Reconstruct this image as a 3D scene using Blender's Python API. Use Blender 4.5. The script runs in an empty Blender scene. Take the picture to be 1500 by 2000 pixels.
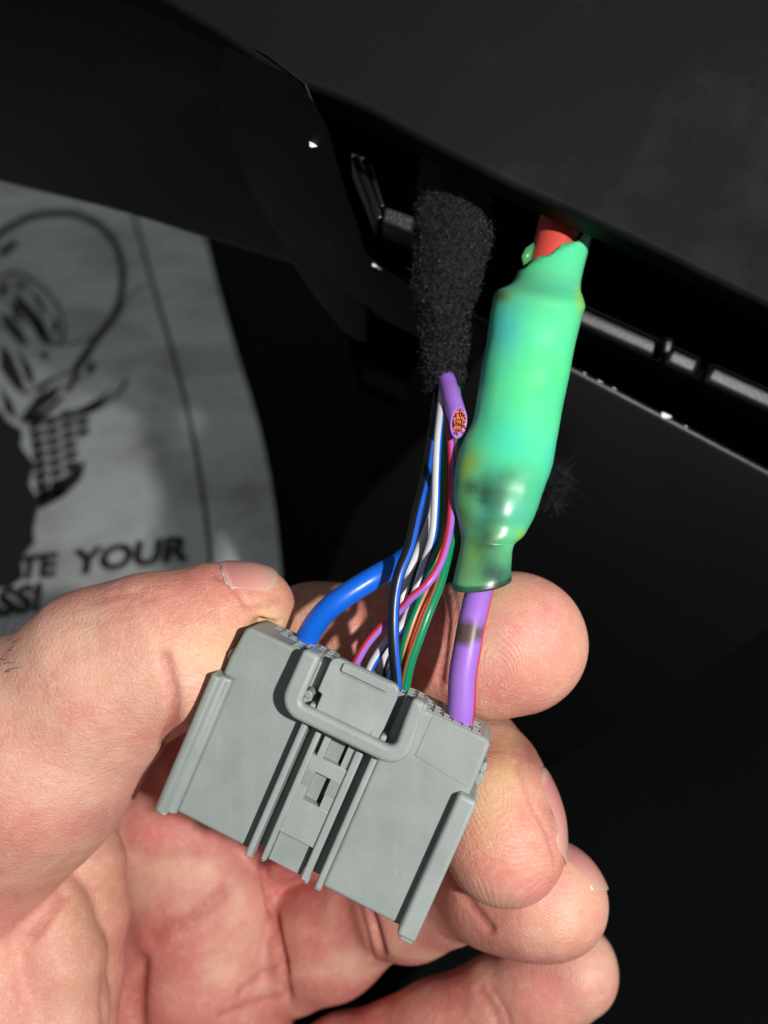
import bpy, bmesh, math, random
import numpy as np
from mathutils import Vector, Matrix, Euler
random.seed(4); rng = np.random.default_rng(4)
sc = bpy.context.scene; COL = sc.collection
# ------------------------------------------------------------------ camera, light, exposure
# All design numbers are millimetres in the camera's frame (x right, y up, z towards the viewer).
FPX = 1560.0
TILT = math.radians(56)
CAM_LOC = Vector((0, 0, 0.60))
MW = Matrix.Translation(CAM_LOC) @ Matrix.Rotation(TILT, 4, 'X')
MN = np.array(MW)
cam_d = bpy.data.cameras.new('camera'); cam = bpy.data.objects.new('camera', cam_d); COL.objects.link(cam)
cam.matrix_world = MW
cam_d.sensor_fit = 'HORIZONTAL'; cam_d.sensor_width = 36; cam_d.lens = 36 * FPX / 1500
cam_d.clip_start = 0.005; cam_d.clip_end = 20
cam_d.dof.use_dof = True; cam_d.dof.focus_distance = 0.107; cam_d.dof.aperture_fstop = 21
sc.camera = cam
w = bpy.data.worlds.new('World'); sc.world = w; w.use_nodes = True
w.node_tree.nodes['Background'].inputs[0].default_value = (0.93, 0.97, 1.0, 1)
w.node_tree.nodes['Background'].inputs[1].default_value = 0.14
lamp_d = bpy.data.lights.new('sunlight_lamp', 'POINT'); lamp = bpy.data.objects.new('sunlight_lamp', lamp_d); COL.objects.link(lamp)  # point lamp standing in for sunlight through the car window
lamp.location = MW @ Vector((0.150, 0.030, 0.204))
lamp_d.energy = 6.9; lamp_d.shadow_soft_size = 0.007; lamp_d.color = (1.0, 0.97, 0.93)
sc.view_settings.view_transform = 'Standard'; sc.view_settings.look = 'None'
sc.view_settings.exposure = 0; sc.view_settings.gamma = 1

# ------------------------------------------------------------------ helpers
def at(px, py, d): return np.array([(px - 750) / FPX * d, -(py - 1000) / FPX * d, -float(d)])
def to_world(V):
    V = np.asarray(V, float) / 1000.0
    return V @ MN[:3, :3].T + MN[:3, 3]
def px_of(V):
    d = -V[:, 2]; return 750 + FPX * V[:, 0] / d, 1000 - FPX * V[:, 1] / d
def tag(o, label=None, cat=None, group=None, kind=None):
    if label: o['label'] = label
    if cat: o['category'] = cat
    if group: o['group'] = group
    if kind: o['kind'] = kind
    return o
def mesh_obj(name, V, F, mats, parent=None, smooth=True, origin=None, mat_idx=None, cam_space=True):
    W = to_world(V) if cam_space else np.asarray(V, float)
    org = W.mean(0) if origin is None else np.asarray(origin)
    if parent is not None:
        org = np.array(parent.location) + (np.array(parent.parent.location) if parent.parent else 0)
    me = bpy.data.meshes.new(name)
    if isinstance(F, np.ndarray):
        n = len(F); k = F.shape[1]
        me.vertices.add(len(W)); me.vertices.foreach_set('co', (W - org).astype(np.float32).ravel())
        me.loops.add(n * k); me.loops.foreach_set('vertex_index', F.astype(np.int32).ravel())
        me.polygons.add(n); me.polygons.foreach_set('loop_start', np.arange(0, n * k, k, dtype=np.int32))
        me.update(calc_edges=True)
    else:
        me.from_pydata([tuple(p) for p in (W - org)], [], F); me.update()
    me.validate()
    if smooth: me.polygons.foreach_set('use_smooth', np.ones(len(me.polygons), dtype=bool))
    for m in (mats if isinstance(mats, (list, tuple)) else [mats]): me.materials.append(m)
    if mat_idx is not None: me.polygons.foreach_set('material_index', np.asarray(mat_idx, dtype=np.int32))
    o = bpy.data.objects.new(name, me); COL.objects.link(o)
    if parent is not None: o.parent = parent
    else: o.location = org
    return o
def fix_normals(o):
    bm = bmesh.new(); bm.from_mesh(o.data); bmesh.ops.recalc_face_normals(bm, faces=bm.faces); bm.to_mesh(o.data); bm.free()
def empty(name, loc_cam):
    o = bpy.data.objects.new(name, None); COL.objects.link(o); o.empty_display_size = 0.01
    o.location = to_world(np.array([loc_cam]))[0]; return o
def bevel(o, wmm, seg=3, ang=40):
    m = o.modifiers.new('bevel', 'BEVEL'); m.width = wmm / 1000; m.segments = seg; m.limit_method = 'ANGLE'; m.angle_limit = math.radians(ang)
    m.harden_normals = False
    return o
def smooth_ang(o, deg=40):
    me = o.data; me.polygons.foreach_set('use_smooth', np.ones(len(me.polygons), dtype=bool))
    try: me.set_sharp_from_angle(angle=math.radians(deg))
    except Exception: pass
def vcol(o, name, C):
    a = o.data.color_attributes.new(name, 'FLOAT_COLOR', 'POINT')
    C4 = np.ones((len(C), 4), np.float32); C4[:, :3] = C; a.data.foreach_set('color', C4.ravel())
def vflt(o, name, X):
    a = o.data.attributes.new(name, 'FLOAT', 'POINT'); a.data.foreach_set('value', np.asarray(X, np.float32))
def catmull(P, n=10):
    P = np.asarray(P, float); Q = np.vstack([2 * P[0] - P[1], P, 2 * P[-1] - P[-2]]); out = []
    for i in range(1, len(Q) - 2):
        for t in np.linspace(0, 1, n, endpoint=False):
            a, b, c, d = Q[i - 1], Q[i], Q[i + 1], Q[i + 2]
            out.append(.5 * ((2 * b) + (-a + c) * t + (2 * a - 5 * b + 4 * c - d) * t * t + (-a + 3 * b - 3 * c + d) * t ** 3))
    out.append(P[-1]); return np.array(out)

# ------------------------------------------------------------------ materials
def sl(h):  # sRGB 0-255 to linear
    c = np.array(h, float) / 255; return tuple(np.where(c <= .04045, c / 12.92, ((c + .055) / 1.055) ** 2.4))
class NT:
    def __init__(s, name):
        s.m = bpy.data.materials.new(name); s.m.use_nodes = True; s.t = s.m.node_tree
        s.b = s.t.nodes['Principled BSDF']; s.out = s.t.nodes['Material Output']
    def n(s, typ, **kw):
        nd = s.t.nodes.new(typ)
        for k, v in kw.items():
            if k.startswith('i_'):
                key = k[2:]; key = int(key) if key.isdigit() else key.replace('_', ' ')
                nd.inputs[key].default_value = v
            else: setattr(nd, k, v)
        return nd
    def l(s, a, b): s.t.links.new(a, b)
    def math(s, op, a, b=None, clamp=False):
        nd = s.n('ShaderNodeMath', operation=op, use_clamp=clamp)
        for i, x in enumerate((a, b)):
            if x is None: continue
            if isinstance(x, (int, float)): nd.inputs[i].default_value = x
            else: s.l(x, nd.inputs[i])
        return nd.outputs[0]
    def mix(s, fac, a, b, mode='MIX'):
        nd = s.n('ShaderNodeMix', data_type='RGBA', blend_type=mode)
        for i, x in ((0, fac), (6, a), (7, b)):
            if isinstance(x, (int, float)): nd.inputs[i].default_value = x
            elif isinstance(x, tuple): nd.inputs[i].default_value = tuple(x) + ((1,) if len(x) == 3 else ())
            else: s.l(x, nd.inputs[i])
        return nd.outputs[2]
    def noise(s, scale, detail=4, rough=.55, vec=None, out=0):
        nd = s.n('ShaderNodeTexNoise', i_Scale=scale, i_Detail=detail, i_Roughness=rough)
        s.l(vec if vec is not None else s.obj(), nd.inputs['Vector']); return nd.outputs[out]
    def obj(s):
        if not hasattr(s, '_o'): s._o = s.n('ShaderNodeTexCoord').outputs['Object']
        return s._o
    def ramp(s, x, stops):
        nd = s.n('ShaderNodeValToRGB'); cr = nd.color_ramp
        while len(cr.elements) < len(stops): cr.elements.new(.5)
        for e, (p, c) in zip(cr.elements, stops):
            e.position = p; e.color = (c, c, c, 1) if isinstance(c, (int, float)) else tuple(c) + (1,)
        s.l(x, nd.inputs[0]); return nd.outputs[0]
    def bump(s, h, strength, dist_mm, normal=None):
        nd = s.n('ShaderNodeBump', i_Strength=strength, i_Distance=dist_mm / 1000); s.l(h, nd.inputs['Height'])
        if normal is not None: s.l(normal, nd.inputs['Normal'])
        return nd.outputs[0]
    def attr(s, name, out='Fac'):
        return s.n('ShaderNodeAttribute', attribute_name=name).outputs[out]
    def set(s, **kw):
        for k, v in kw.items():
            k = k.replace('_', ' '); i = s.b.inputs[k]
            if isinstance(v, (int, float)): i.default_value = v
            elif isinstance(v, tuple): i.default_value = tuple(v) + ((1,) if len(v) == 3 and k not in ('Subsurface Radius',) else ())
            else: s.l(v, i)
        return s.m

def grey_plastic(name, base, sparkle=0.35):
    t = NT(name)
    n1 = t.noise(180, 5); n2 = t.noise(900, 3); n3 = t.noise(5200, 2)
    c = t.mix(t.ramp(n1, [(.35, 0.0), (.7, 1.0)]), tuple(x * .93 for x in base), tuple(x * 1.07 for x in base))
    c = t.mix(t.math('MULTIPLY', t.ramp(n2, [(.58, 0.0), (.72, 1.0)]), .25), c, tuple(x * 1.25 for x in base))
    dust_glint = t.n('ShaderNodeTexVoronoi', i_Scale=2400.0, i_Randomness=1.0, feature='F1'); t.l(t.obj(), dust_glint.inputs['Vector'])
    spk = t.math('LESS_THAN', dust_glint.outputs['Distance'], .22)
    patch = t.math('MULTIPLY', t.ramp(t.noise(75, 2), [(.48, 0.0), (.62, 1.0)]), t.ramp(t.noise(1300, 3), [(.56, 0.0), (.66, 1.0)]))
    spk = t.math('MULTIPLY', spk, patch)
    c = t.mix(t.math('MULTIPLY', spk, .6), c, (.56, .59, .58))  # pale specks: specular glints painted into the plastic colour
    mp = t.n('ShaderNodeMapping'); mp.inputs['Rotation'].default_value = (0, 0, .42); mp.inputs['Scale'].default_value = (1, .06, .06); t.l(t.obj(), mp.inputs[0])
    stk = t.noise(420, 4, .6, mp.outputs[0]); c = t.mix(t.math('MULTIPLY', t.ramp(stk, [(.42, 0.0), (.7, 1.0)]), .3), c, tuple(x * 1.22 for x in base))
    r = t.ramp(n1, [(.3, .40), (.7, .52)])
    h = t.math('ADD', t.math('MULTIPLY', n3, .6), t.math('MULTIPLY', n2, .5))
    return t.set(Base_Color=c, Roughness=r, Normal=t.bump(h, sparkle, .05), Specular_IOR_Level=.5)
M_CONN = grey_plastic('grey_connector_plastic', sl((146, 154, 151)))
M_CONN2 = grey_plastic('light_grey_connector_plastic', sl((153, 161, 158)))
M_CONN3 = grey_plastic('mid_grey_connector_plastic', sl((139, 146, 142)))
def pvc(name, col, rough=.35, vary=.12, sss=0):
    t = NT(name); n1 = t.noise(500, 3); n2 = t.noise(2500, 3)
    c = t.mix(n1, tuple(x * (1 - vary) for x in col), tuple(min(1, x * (1 + vary)) for x in col))
    return t.set(Base_Color=c, Roughness=rough, Normal=t.bump(n2, .25, .04))
M_BLUE = pvc('blue_insulation', sl((12, 98, 215)), .33)
M_BLACKW = pvc('black_insulation', sl((26, 27, 30)), .35)
M_STRIPEB = pvc('blue_stripe', sl((25, 95, 205)), .35)
M_WHITE = pvc('off_white_insulation', sl((205, 205, 210)), .32, .05)
M_GREEN = pvc('green_insulation', sl((12, 132, 88)), .33)
M_ORANGE = pvc('orange_insulation', sl((225, 115, 70)), .38)
M_VIOLET = pvc('violet_insulation', sl((156, 108, 205)), .4, .06)
M_RED = pvc('red_stripe', sl((225, 50, 70)), .35)
M_REDW = pvc('coral_red_insulation', sl((205, 72, 60)), .5)
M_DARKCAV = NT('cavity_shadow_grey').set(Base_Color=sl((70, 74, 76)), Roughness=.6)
t = NT('crimped_metal'); M_METAL = t.set(Base_Color=sl((158, 162, 161)), Metallic=.3, Roughness=.42, Normal=t.bump(t.noise(3000), .4, .05))
t = NT('copper_strand_metal'); M_COPPER = t.set(Base_Color=sl((164, 86, 62)), Metallic=.75, Roughness=.33)
def black_plastic(name, col, rough, grain=0.3, gscale=2600, dust_glint=0.0, spec=.5):
    t = NT(name); n = t.noise(gscale, 3); v = t.n('ShaderNodeTexVoronoi', i_Scale=gscale * .45); t.l(t.obj(), v.inputs['Vector'])
    c = t.mix(t.noise(60, 4), tuple(x * .85 for x in col), tuple(x * 1.2 for x in col))
    if dust_glint:
        f = t.math('MULTIPLY', t.ramp(t.noise(38, 6, .65), [(.52, 0.0), (.75, 1.0)]), dust_glint)
        c = t.mix(f, c, (.022, .025, .024))
    h = t.math('ADD', n, v.outputs['Distance'])
    return t.set(Base_Color=c, Roughness=rough, Specular_IOR_Level=spec, Normal=t.bump(h, grain, .12))
M_DASH = black_plastic('charcoal_dash_plastic', sl((13, 15, 17)), .65, .08, 2600, .55, .10)
M_LEATHER = black_plastic('dark_leatherette', sl((24, 23, 21)), .6, .6, 1300, 0, .25)
M_BEZEL = black_plastic('black_bezel_plastic', sl((16, 17, 18)), .58, .25, 1500, 0, .26)
M_RAIL = black_plastic('black_rail_plastic', sl((13, 14, 15)), .4, .16, 3200, 0, .45)
M_LEDGE = black_plastic('dark_grey_ledge_plastic', sl((38, 40, 42)), .4, .5, 3200, 0, .4)  # lighter than the rail plastic
M_CAVITY = black_plastic('cavity_shade_black', sl((2, 2, 3)), .8, .2, 2600, 0, .05)  # near black: recess shade put into the base colour
M_FLOOR = black_plastic('dark_floor_carpet', sl((6, 9, 10)), .95, .6, 300, 0, .1)
t = NT('black_cloth_tape_fibre'); M_FIBRE = t.set(Base_Color=t.mix(t.ramp(t.noise(1500, 3), [(.46, 0.0), (.64, 1.0)]), sl((9, 9, 11)), sl((66, 65, 72))), Roughness=.25, Normal=t.bump(t.noise(4000), .3, .05))
t = NT('black_cloth_tape'); M_TAPE = t.set(Base_Color=sl((20, 20, 23)), Roughness=.9, Normal=t.bump(t.noise(1600, 5, .8), 1.0, .5))
M_SPECK = NT('white_paint_fleck').set(Base_Color=(.85, .87, .87), Roughness=.4)
M_BURN = NT('charred_plastic').set(Base_Color=sl((30, 26, 18)), Roughness=.6)
M_HAIR = NT('dark_hair').set(Base_Color=sl((38, 30, 27)), Roughness=.4)

# ------------------------------------------------------------------ connector frame (measured from its corners)
RC = np.array([[0.90777562, 0.39661813, -0.13651918], [-0.39931086, 0.91677848, 0.00825015], [0.12843, 0.04702431, 0.99060307]])
TC = np.array([-2.31564694, -21.88288941, -103.6234833])
def cl(P): return np.asarray(P, float) @ RC.T + TC      # local (x along the width, y up to the wires, z to the front) -> camera frame
THK = 8.6

# ------------------------------------------------------------------ car interior setting
def slab(name, poly, dfun, thick, mat, parent=None, bev=2.0, hole=None, seg=4):
    n = len(poly); A = [at(x, y, dfun(x, y)) for x, y in poly]; B = [at(x, y, dfun(x, y)) + np.array([0, 0, -thick]) for x, y in poly]
    # keep the rear outline the same size as the front
    F = [tuple(range(n)), tuple(range(2 * n - 1, n - 1, -1))] + [(i, i + n, (i + 1) % n + n, (i + 1) % n) for i in range(n)]
    o = mesh_obj(name, np.array(A + B), F, mat, parent); fix_normals(o); smooth_ang(o, 35)
    if bev: bevel(o, bev, seg, 50)
    return o
def cr2(P, n=6): return [tuple(p) for p in catmull([tuple(map(float, q)) for q in P], n)]

# world up expressed in the camera frame
UP = MN[:3, :3].T @ np.array([0, 0, 1.0])
FLOOR_PT = at(250, 800, 455) 
def on_floor(px, py, lift=0.0):
    r = at(px, py, 1.0); k = ((FLOOR_PT + UP * lift) @ UP) / (r @ UP); return r * k
fz = to_world(np.array([FLOOR_PT]))[0][2]
me = mesh_obj('car_floor', np.array([(-1.5, -.4, fz - .006), (1.5, -.4, fz - .006), (1.5, 2.5, fz - .006), (-1.5, 2.5, fz - .006)]), [(0, 1, 2, 3)], M_FLOOR, cam_space=False)
tag(me, kind='structure')

_A = np.array([[1, 500, 150], [1, 0, 340], [1, 700, 550]]); _k = np.linalg.solve(_A, np.array([1 / 116, 1 / 205, 1 / 152]))
def trim_d(x, y): return 1 / (_k[0] + _k[1] * x + _k[2] * y)
dash = slab('dashboard_panel', [(-500, -330), (0, -120), (300, -10), (420, 62)] + cr2([(500, 118), (575, 158), (700, 207), (850, 287), (1000, 362), (1145, 427), (1250, 475), (1500, 598), (1800, 745)], 6) + [(2300, 1000), (2300, -600), (-500, -600)],
            lambda x, y: 111 + (x - 470) * .006, 6, M_DASH, bev=1.2, seg=6)
tag(dash, 'charcoal lower dashboard panel hanging over the wiring opening', 'dashboard panel')
lea = slab('leather_trim', cr2([(-500, 225), (0, 342), (230, 398), (400, 450), (567, 500)], 4)[:-1] + cr2([(567, 500), (613, 567), (680, 645), (720, 660)], 4) + [(720, 500), (600, 160), (520, 100), (380, 30), (0, -100), (-500, -300)],
           trim_d, 6, M_LEATHER, bev=2.5, seg=6)
tag(lea, 'dark leatherette door trim with a lit lower edge above the floor mat', 'trim panel')
bez = slab('opening_bezel', cr2([(440, 90), (430, 200), (465, 310), (523, 420), (587, 483), (633, 517), (683, 557), (760, 605), (850, 650)], 4) + cr2([(850, 575), (800, 553), (745, 520), (712, 487), (698, 440), (667, 350), (643, 262), (617, 208), (575, 150)], 4),
           lambda x, y: trim_d(x, y) - 3.5, 10, M_BEZEL, lea, bev=1.6)
def fleck(name, c, rx, ry, ang, mat, parent=None, h=.25, label=None, cat=None):
    V = [c + np.array([0, 0, h])]; F = []; N = 12
    for i in range(N):
        a = 2 * math.pi * i / N; q = 1 + .25 * math.sin(a * 3 + 1); u = np.array([rx * math.cos(a), ry * math.sin(a)]) * q
        V.append(c + np.array([u[0] * math.cos(ang) - u[1] * math.sin(ang), u[0] * math.sin(ang) + u[1] * math.cos(ang), 0]))
        F.append((0, 1 + i, 1 + (i + 1) % N))
    o = mesh_obj(name, np.array(V), F, mat, parent)
    if label: tag(o, label, cat)
    return o
fleck('paint_fleck', at(612, 282, trim_d(612, 282) - 3.6), .75, .45, -.3, M_SPECK, bez)
for (x, y, s) in ((732, 518, .6), (742, 524, .45)): fleck('paint_fleck', at(x, y, trim_d(x, y) - 3.7), s, .3, -.6, M_SPECK, bez)
rec = slab('recess_shade', [(540, 60), (1900, 700), (1900, 1250), (700, 760)], lambda x, y: 225, 6, M_CAVITY, bev=0)  # black sheet added to make the shade inside the opening darker
tag(rec, 'black sheet added for the shade deep inside the wiring opening under the dashboard panel', 'shade sheet')
# inner bracket behind the opening
br = slab('inner_bracket', [(752, 402), (832, 430), (832, 466), (746, 432)], lambda x, y: 127, 8, M_LEDGE, bev=.5)
tag(br, 'small black bracket ledge inside the opening left of the cloth-taped harness', 'bracket')
def beam(name, P, wmm, dmm, mat, parent=None, bev=.7, up=(0.42, 0.9)):
    # box section swept along points; section axes: 'up' in the picture plane and depth
    P = np.asarray(P, float); n = len(P); V = []; F = []
    u = np.array([up[0], up[1], 0]); u /= np.linalg.norm(u); wv = np.array([0, 0, 1.0])
    for p in P:
        for a, b in ((-.5, 0), (.5, 0), (.5, -1), (-.5, -1)): V.append(p + u * wmm * a + wv * dmm * b)
    for i in range(n - 1):
        for j in range(4): F.append((i * 4 + j, i * 4 + (j + 1) % 4, i * 4 + 4 + (j + 1) % 4, i * 4 + 4 + j))
    F += [(3, 2, 1, 0), tuple(range(4 * n - 4, 4 * n))]
    o = mesh_obj(name, np.array(V), F, mat, parent); fix_normals(o); smooth_ang(o, 35)
    if bev: bevel(o, bev, 3)
    return o
beam('strut', [at(692, 302, 130), at(720, 370, 129), at(742, 428, 128)], 1.5, 8, M_RAIL, br, .5, up=(.9, .3))
beam('strut', [at(720, 322, 130), at(747, 404, 129)], .9, 8, M_RAIL, br, .3, up=(.9, .3))
for x, y in ((690, 303), (707, 309)): fleck('paint_fleck', at(x, y, 129.5), .4, .3, 0, M_SPECK, br)
# the two rails on the right: each a stepped moulding
def rail(name, pts, wmm, dmm, label, bevw, cuts=()):
    root = empty(name, at(*pts[0])); tag(root, label, 'rail')
    segs = []; P = np.array([at(*p) for p in pts])
    a = P[0]; b = P[-1]; ts = [0] + [c for c in cuts] + [1]
    for i in range(len(ts) - 1):
        t0 = ts[i] + (.012 if i else 0); t1 = ts[i + 1] - (.012 if i < len(ts) - 2 else 0)
        beam('rail_section', [a + (b - a) * t0, a + (b - a) * t1], wmm, dmm, M_RAIL, root, bevw)
    core = beam('rail_core', [a + (b - a) * .001 - np.array([0, 0, 1.6]), a + (b - a) * .999 - np.array([0, 0, 1.6])], wmm * .9, dmm, M_CAVITY, root, .3)
    return root
r1 = rail('upper_rail', [(1000, 552, 144), (1640, 842, 144)], 4.0, 8, 'upper black plastic rail with two notches, right of the green sleeve', 1.1, cuts=(.462, .585))
slab('notch_tab', [(1298, 655), (1320, 662), (1312, 692), (1294, 690)], lambda x, y: 141, 3, M_RAIL, r1, .6)
def tall_beam(pts, depth_mm, name, parent, mat):
    P = np.array([at(*p) for p in pts]); V = []; F = []
    dn = np.array([-.42, -.9, 0]) 
    prof = [(0, -6), (0, 0), (.35, .5), (1.0, .55), (1.6, .1), (18, -9), (150, -190)]
    for p in P:
        for a, z in prof: V.append(p + dn * a + np.array([0, 0, z]))
    m = len(prof)
    for i in range(len(P) - 1):
        for j in range(m - 1): F.append((i * m + j, i * m + j + 1, (i + 1) * m + j + 1, (i + 1) * m + j))
    o = mesh_obj(name, np.array(V), F, mat, parent); fix_normals(o); smooth_ang(o, 60); return o
lr = tall_beam([(870, 584, 150), (980, 642, 150), (1115, 713, 150), (1300, 810, 150), (1500, 916, 150), (1700, 1022, 150)], 0, 'lower_rail', None, M_RAIL)
tag(lr, 'lower black ledge with a scuffed rim and a white chip', 'rail')
fleck('paint_chip', at(1300, 812, 149.2), .95, .45, -.3, M_SPECK, lr)
for (x, y, s) in ((1142, 729, .3), (1172, 745, .5), (1200, 759, .4), (1340, 833, .3)): fleck('paint_chip', at(x, y, 149.4), s, .1, -.48, M_SPECK, lr)

# ------------------------------------------------------------------ floor mat with its print
mat_r = cr2([(330, 300), (392, 440), (425, 560), (462, 690), (502, 820), (530, 950), (548, 1100), (556, 1250), (560, 1400)], 5)
mat_poly = mat_r + [(-600, 1700), (-900, 1100), (-600, 150)]
t = NT('dirty_grey_mat'); n = t.noise(14, 6, .6); n2 = t.noise(40, 5)
c = t.mix(t.ramp(n, [(.45, 0.0), (.72, .75)]), sl((210, 217, 214)), sl((126, 118, 113)))
c = t.mix(t.math('MULTIPLY', t.ramp(n2, [(.6, 0.0), (.75, 1.0)]), .35), c, sl((80, 74, 70)))
M_MAT = t.set(Base_Color=c, Roughness=.6, Normal=t.bump(t.noise(25, 3), .3, 2.0))
t = NT('black_mat_print'); M_INK = t.set(Base_Color=t.mix(t.noise(30), sl((10, 10, 11)), sl((30, 30, 30))), Roughness=.7)
M_INK2 = NT('grey_mat_print').set(Base_Color=sl((104, 100, 99)), Roughness=.7)
A = [on_floor(x, y, 0) for x, y in mat_poly]; B = [on_floor(x, y, -3) for x, y in mat_poly]; n = len(A)
fm = mesh_obj('floor_mat', np.array(A + B), [tuple(range(n)), tuple(range(2 * n - 1, n - 1, -1))] + [(i, i + n, (i + 1) % n + n, (i + 1) % n) for i in range(n)], M_MAT)
fix_normals(fm); smooth_ang(fm, 30); tag(fm, 'dirty pale grey floor mat with black print, behind the thumb', 'floor mat')
LIFT = .6
def ink(name, polys, mat=M_INK, lift=LIFT):
    V = []; F = []
    for P in polys:
        k = len(V); V += [on_floor(x, y, lift) for x, y in P]; F.append(tuple(range(k, k + len(P))))
    o = mesh_obj(name, np.array(V), F, mat, fm, smooth=False); return o
def stroke(name, P, wpx, mat=M_INK, lift=LIFT):
    P = np.array(cr2(P, 8)); T = np.gradient(P, axis=0); T /= np.linalg.norm(T, axis=1)[:, None]; N = np.stack([-T[:, 1], T[:, 0]], 1)
    V = [on_floor(*(p + nn * wpx / 2), lift) for p, nn in zip(P, N)] + [on_floor(*(p - nn * wpx / 2), lift) for p, nn in zip(P, N)]
    k = len(P); F = [(i, i + 1, k + i + 1, k + i) for i in range(k - 1)]
    return mesh_obj(name, np.array(V), F, mat, fm, smooth=False)
def Z7(x, y): return (x / 2.083, 340 + y / 2.083)
stroke('printed_line', [Z7(440, -40), Z7(530, 130), Z7(620, 440), Z7(700, 720), Z7(760, 950), Z7(810, 1200), Z7(850, 1500), Z7(865, 1700)], 6.5)
stroke('printed_loop', [Z7(-60, 290), Z7(20, 225), Z7(120, 175), Z7(230, 158), Z7(330, 170), Z7(420, 220), Z7(480, 310), Z7(500, 430), Z7(470, 560), Z7(400, 660), Z7(340, 740), Z7(300, 800)], 13)
stroke('printed_loop', [Z7(200, 690), Z7(330, 680), Z7(450, 610), Z7(540, 480), Z7(600, 455)], 4, M_INK2)
stroke('printed_loop', [Z7(100, 900), Z7(200, 840), Z7(330, 780), Z7(380, 700)], 5, M_INK2)
shards = [[(60, 475), (110, 520), (170, 590), (215, 690), (180, 690), (120, 600), (60, 540)], [(0, 560), (40, 580), (90, 640), (115, 700), (80, 690), (20, 620)],
          [(0, 690), (45, 730), (90, 830), (105, 900), (60, 870), (0, 790)], [(80, 1000), (150, 900), (255, 850), (225, 910), (150, 970), (95, 1020)],
          [(60, 430), (105, 445), (110, 470), (80, 465)], [(0, 440), (30, 450), (20, 500), (0, 500)], [(215, 580), (240, 600), (235, 650), (215, 640)],
          [(160, 720), (200, 730), (180, 760)], [(60, 700), (130, 790), (140, 860), (110, 840)], [(350, 780), (390, 760), (385, 800), (355, 820)]]
shards += [[(0, 300), (60, 262), (70, 285), (20, 330), (0, 340)], [(120, 470), (160, 500), (190, 560), (170, 560)], [(30, 500), (60, 540), (95, 600), (60, 590)], [(130, 560), (175, 630), (190, 690), (150, 650)], [(0, 860), (50, 930), (70, 1000), (20, 960)],
           [(150, 870), (215, 820), (235, 826), (160, 890)], [(100, 990), (180, 960), (250, 900), (262, 910), (190, 985), (110, 1010)], [(260, 880), (310, 800), (330, 810), (280, 890)], [(330, 950), (420, 900), (450, 880), (400, 960), (340, 975)]]
for s in shards: ink('printed_shard', [[Z7(*p) for p in s]])
stroke('printed_loop', [Z7(130, 1000), Z7(260, 990), Z7(380, 960), Z7(470, 900), Z7(520, 830)], 5)
stroke('printed_loop', [Z7(120, 1020), Z7(160, 1140), Z7(170, 1280), Z7(165, 1360)], 6)
stroke('printed_loop', [Z7(0, 420), Z7(70, 400), Z7(150, 440), Z7(225, 520), Z7(262, 620), Z7(240, 700)], 5)
tread = []
for r_ in range(8):
    for k in range(4):
        x0 = 118 + k * 62 + r_ * 4; y0 = 1010 + r_ * 42 - k * 20 + (k % 2) * 8
        wd = 58 - 3 * r_ * (k == 3)
        if x0 + wd > 405 - r_ * 16: continue
        tread.append([Z7(x0, y0), Z7(x0 + wd, y0 - 17), Z7(x0 + wd - 4, y0 + 12), Z7(x0 + 8, y0 + 32)])
for p_ in tread: ink('printed_tread', [p_])
ink('printed_tread', [[Z7(150, 1300), Z7(230, 1260), Z7(300, 1200), Z7(350, 1160), Z7(330, 1240), Z7(260, 1310), Z7(170, 1360)]])
ink('printed_shape', [[Z7(-300, 830), Z7(0, 960), Z7(35, 1010), Z7(90, 1040), Z7(85, 1110), Z7(140, 1180), Z7(118, 1260), Z7(160, 1340), Z7(135, 1440), Z7(140, 1500), Z7(85, 1560), Z7(95, 1640), Z7(40, 1680), Z7(-300, 1700)]], lift=LIFT + .1)
def mat_text(s, o_, ex, ey):
    cu = bpy.data.curves.new('text', 'FONT'); cu.body = s; cu.offset = .045; cu.resolution_u = 3
    ob = bpy.data.objects.new('text', cu); COL.objects.link(ob); bpy.context.view_layer.update()
    m = bpy.data.meshes.new_from_object(ob); V = [on_floor(o_[0] + v.co.x * ex[0] + v.co.y * ey[0], o_[1] + v.co.x * ex[1] + v.co.y * ey[1], LIFT + .3) for v in m.vertices]
    F = [tuple(p.vertices) for p in m.polygons]; bpy.data.objects.remove(ob); bpy.data.curves.remove(cu)
    return mesh_obj('printed_lettering', np.array(V), F, M_INK, fm, smooth=False)
mat_text('YOUR', (143, 1121), (80, -11), (9, -66))
mat_text('TE', (34, 1131), (66, -8), (9, -62))
mat_text('SS!', (-8, 1202), (74, -12), (9, -72))

# ------------------------------------------------------------------ connector
conn = empty('wiring_connector', cl([[0, -27, -THK / 2]])[0])
tag(conn, 'grey plastic multi-pin wiring connector pinched between thumb and fingers', 'connector')
def poly_part(name, poly, z0, z1, mat=M_CONN, bev=.25, seg=3, parent=conn, zt=None):
    n = len(poly); A = [(x, y, z1 if zt is None else zt(x, y)) for x, y in poly]; B = [(x, y, z0) for x, y in poly]
    F = [tuple(range(n)), tuple(range(2 * n - 1, n - 1, -1))] + [(i, i + n, (i + 1) % n + n, (i + 1) % n) for i in range(n)]
    o = mesh_obj(name, cl(A + B), F, mat, parent); fix_normals(o); smooth_ang(o, 38)
    if bev: bevel(o, bev, seg, 50)
    return o
def rect(x0, y0, x1, y1): return [(x0, y0), (x1, y0), (x1, y1), (x0, y1)]
YB = -27.1
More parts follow.
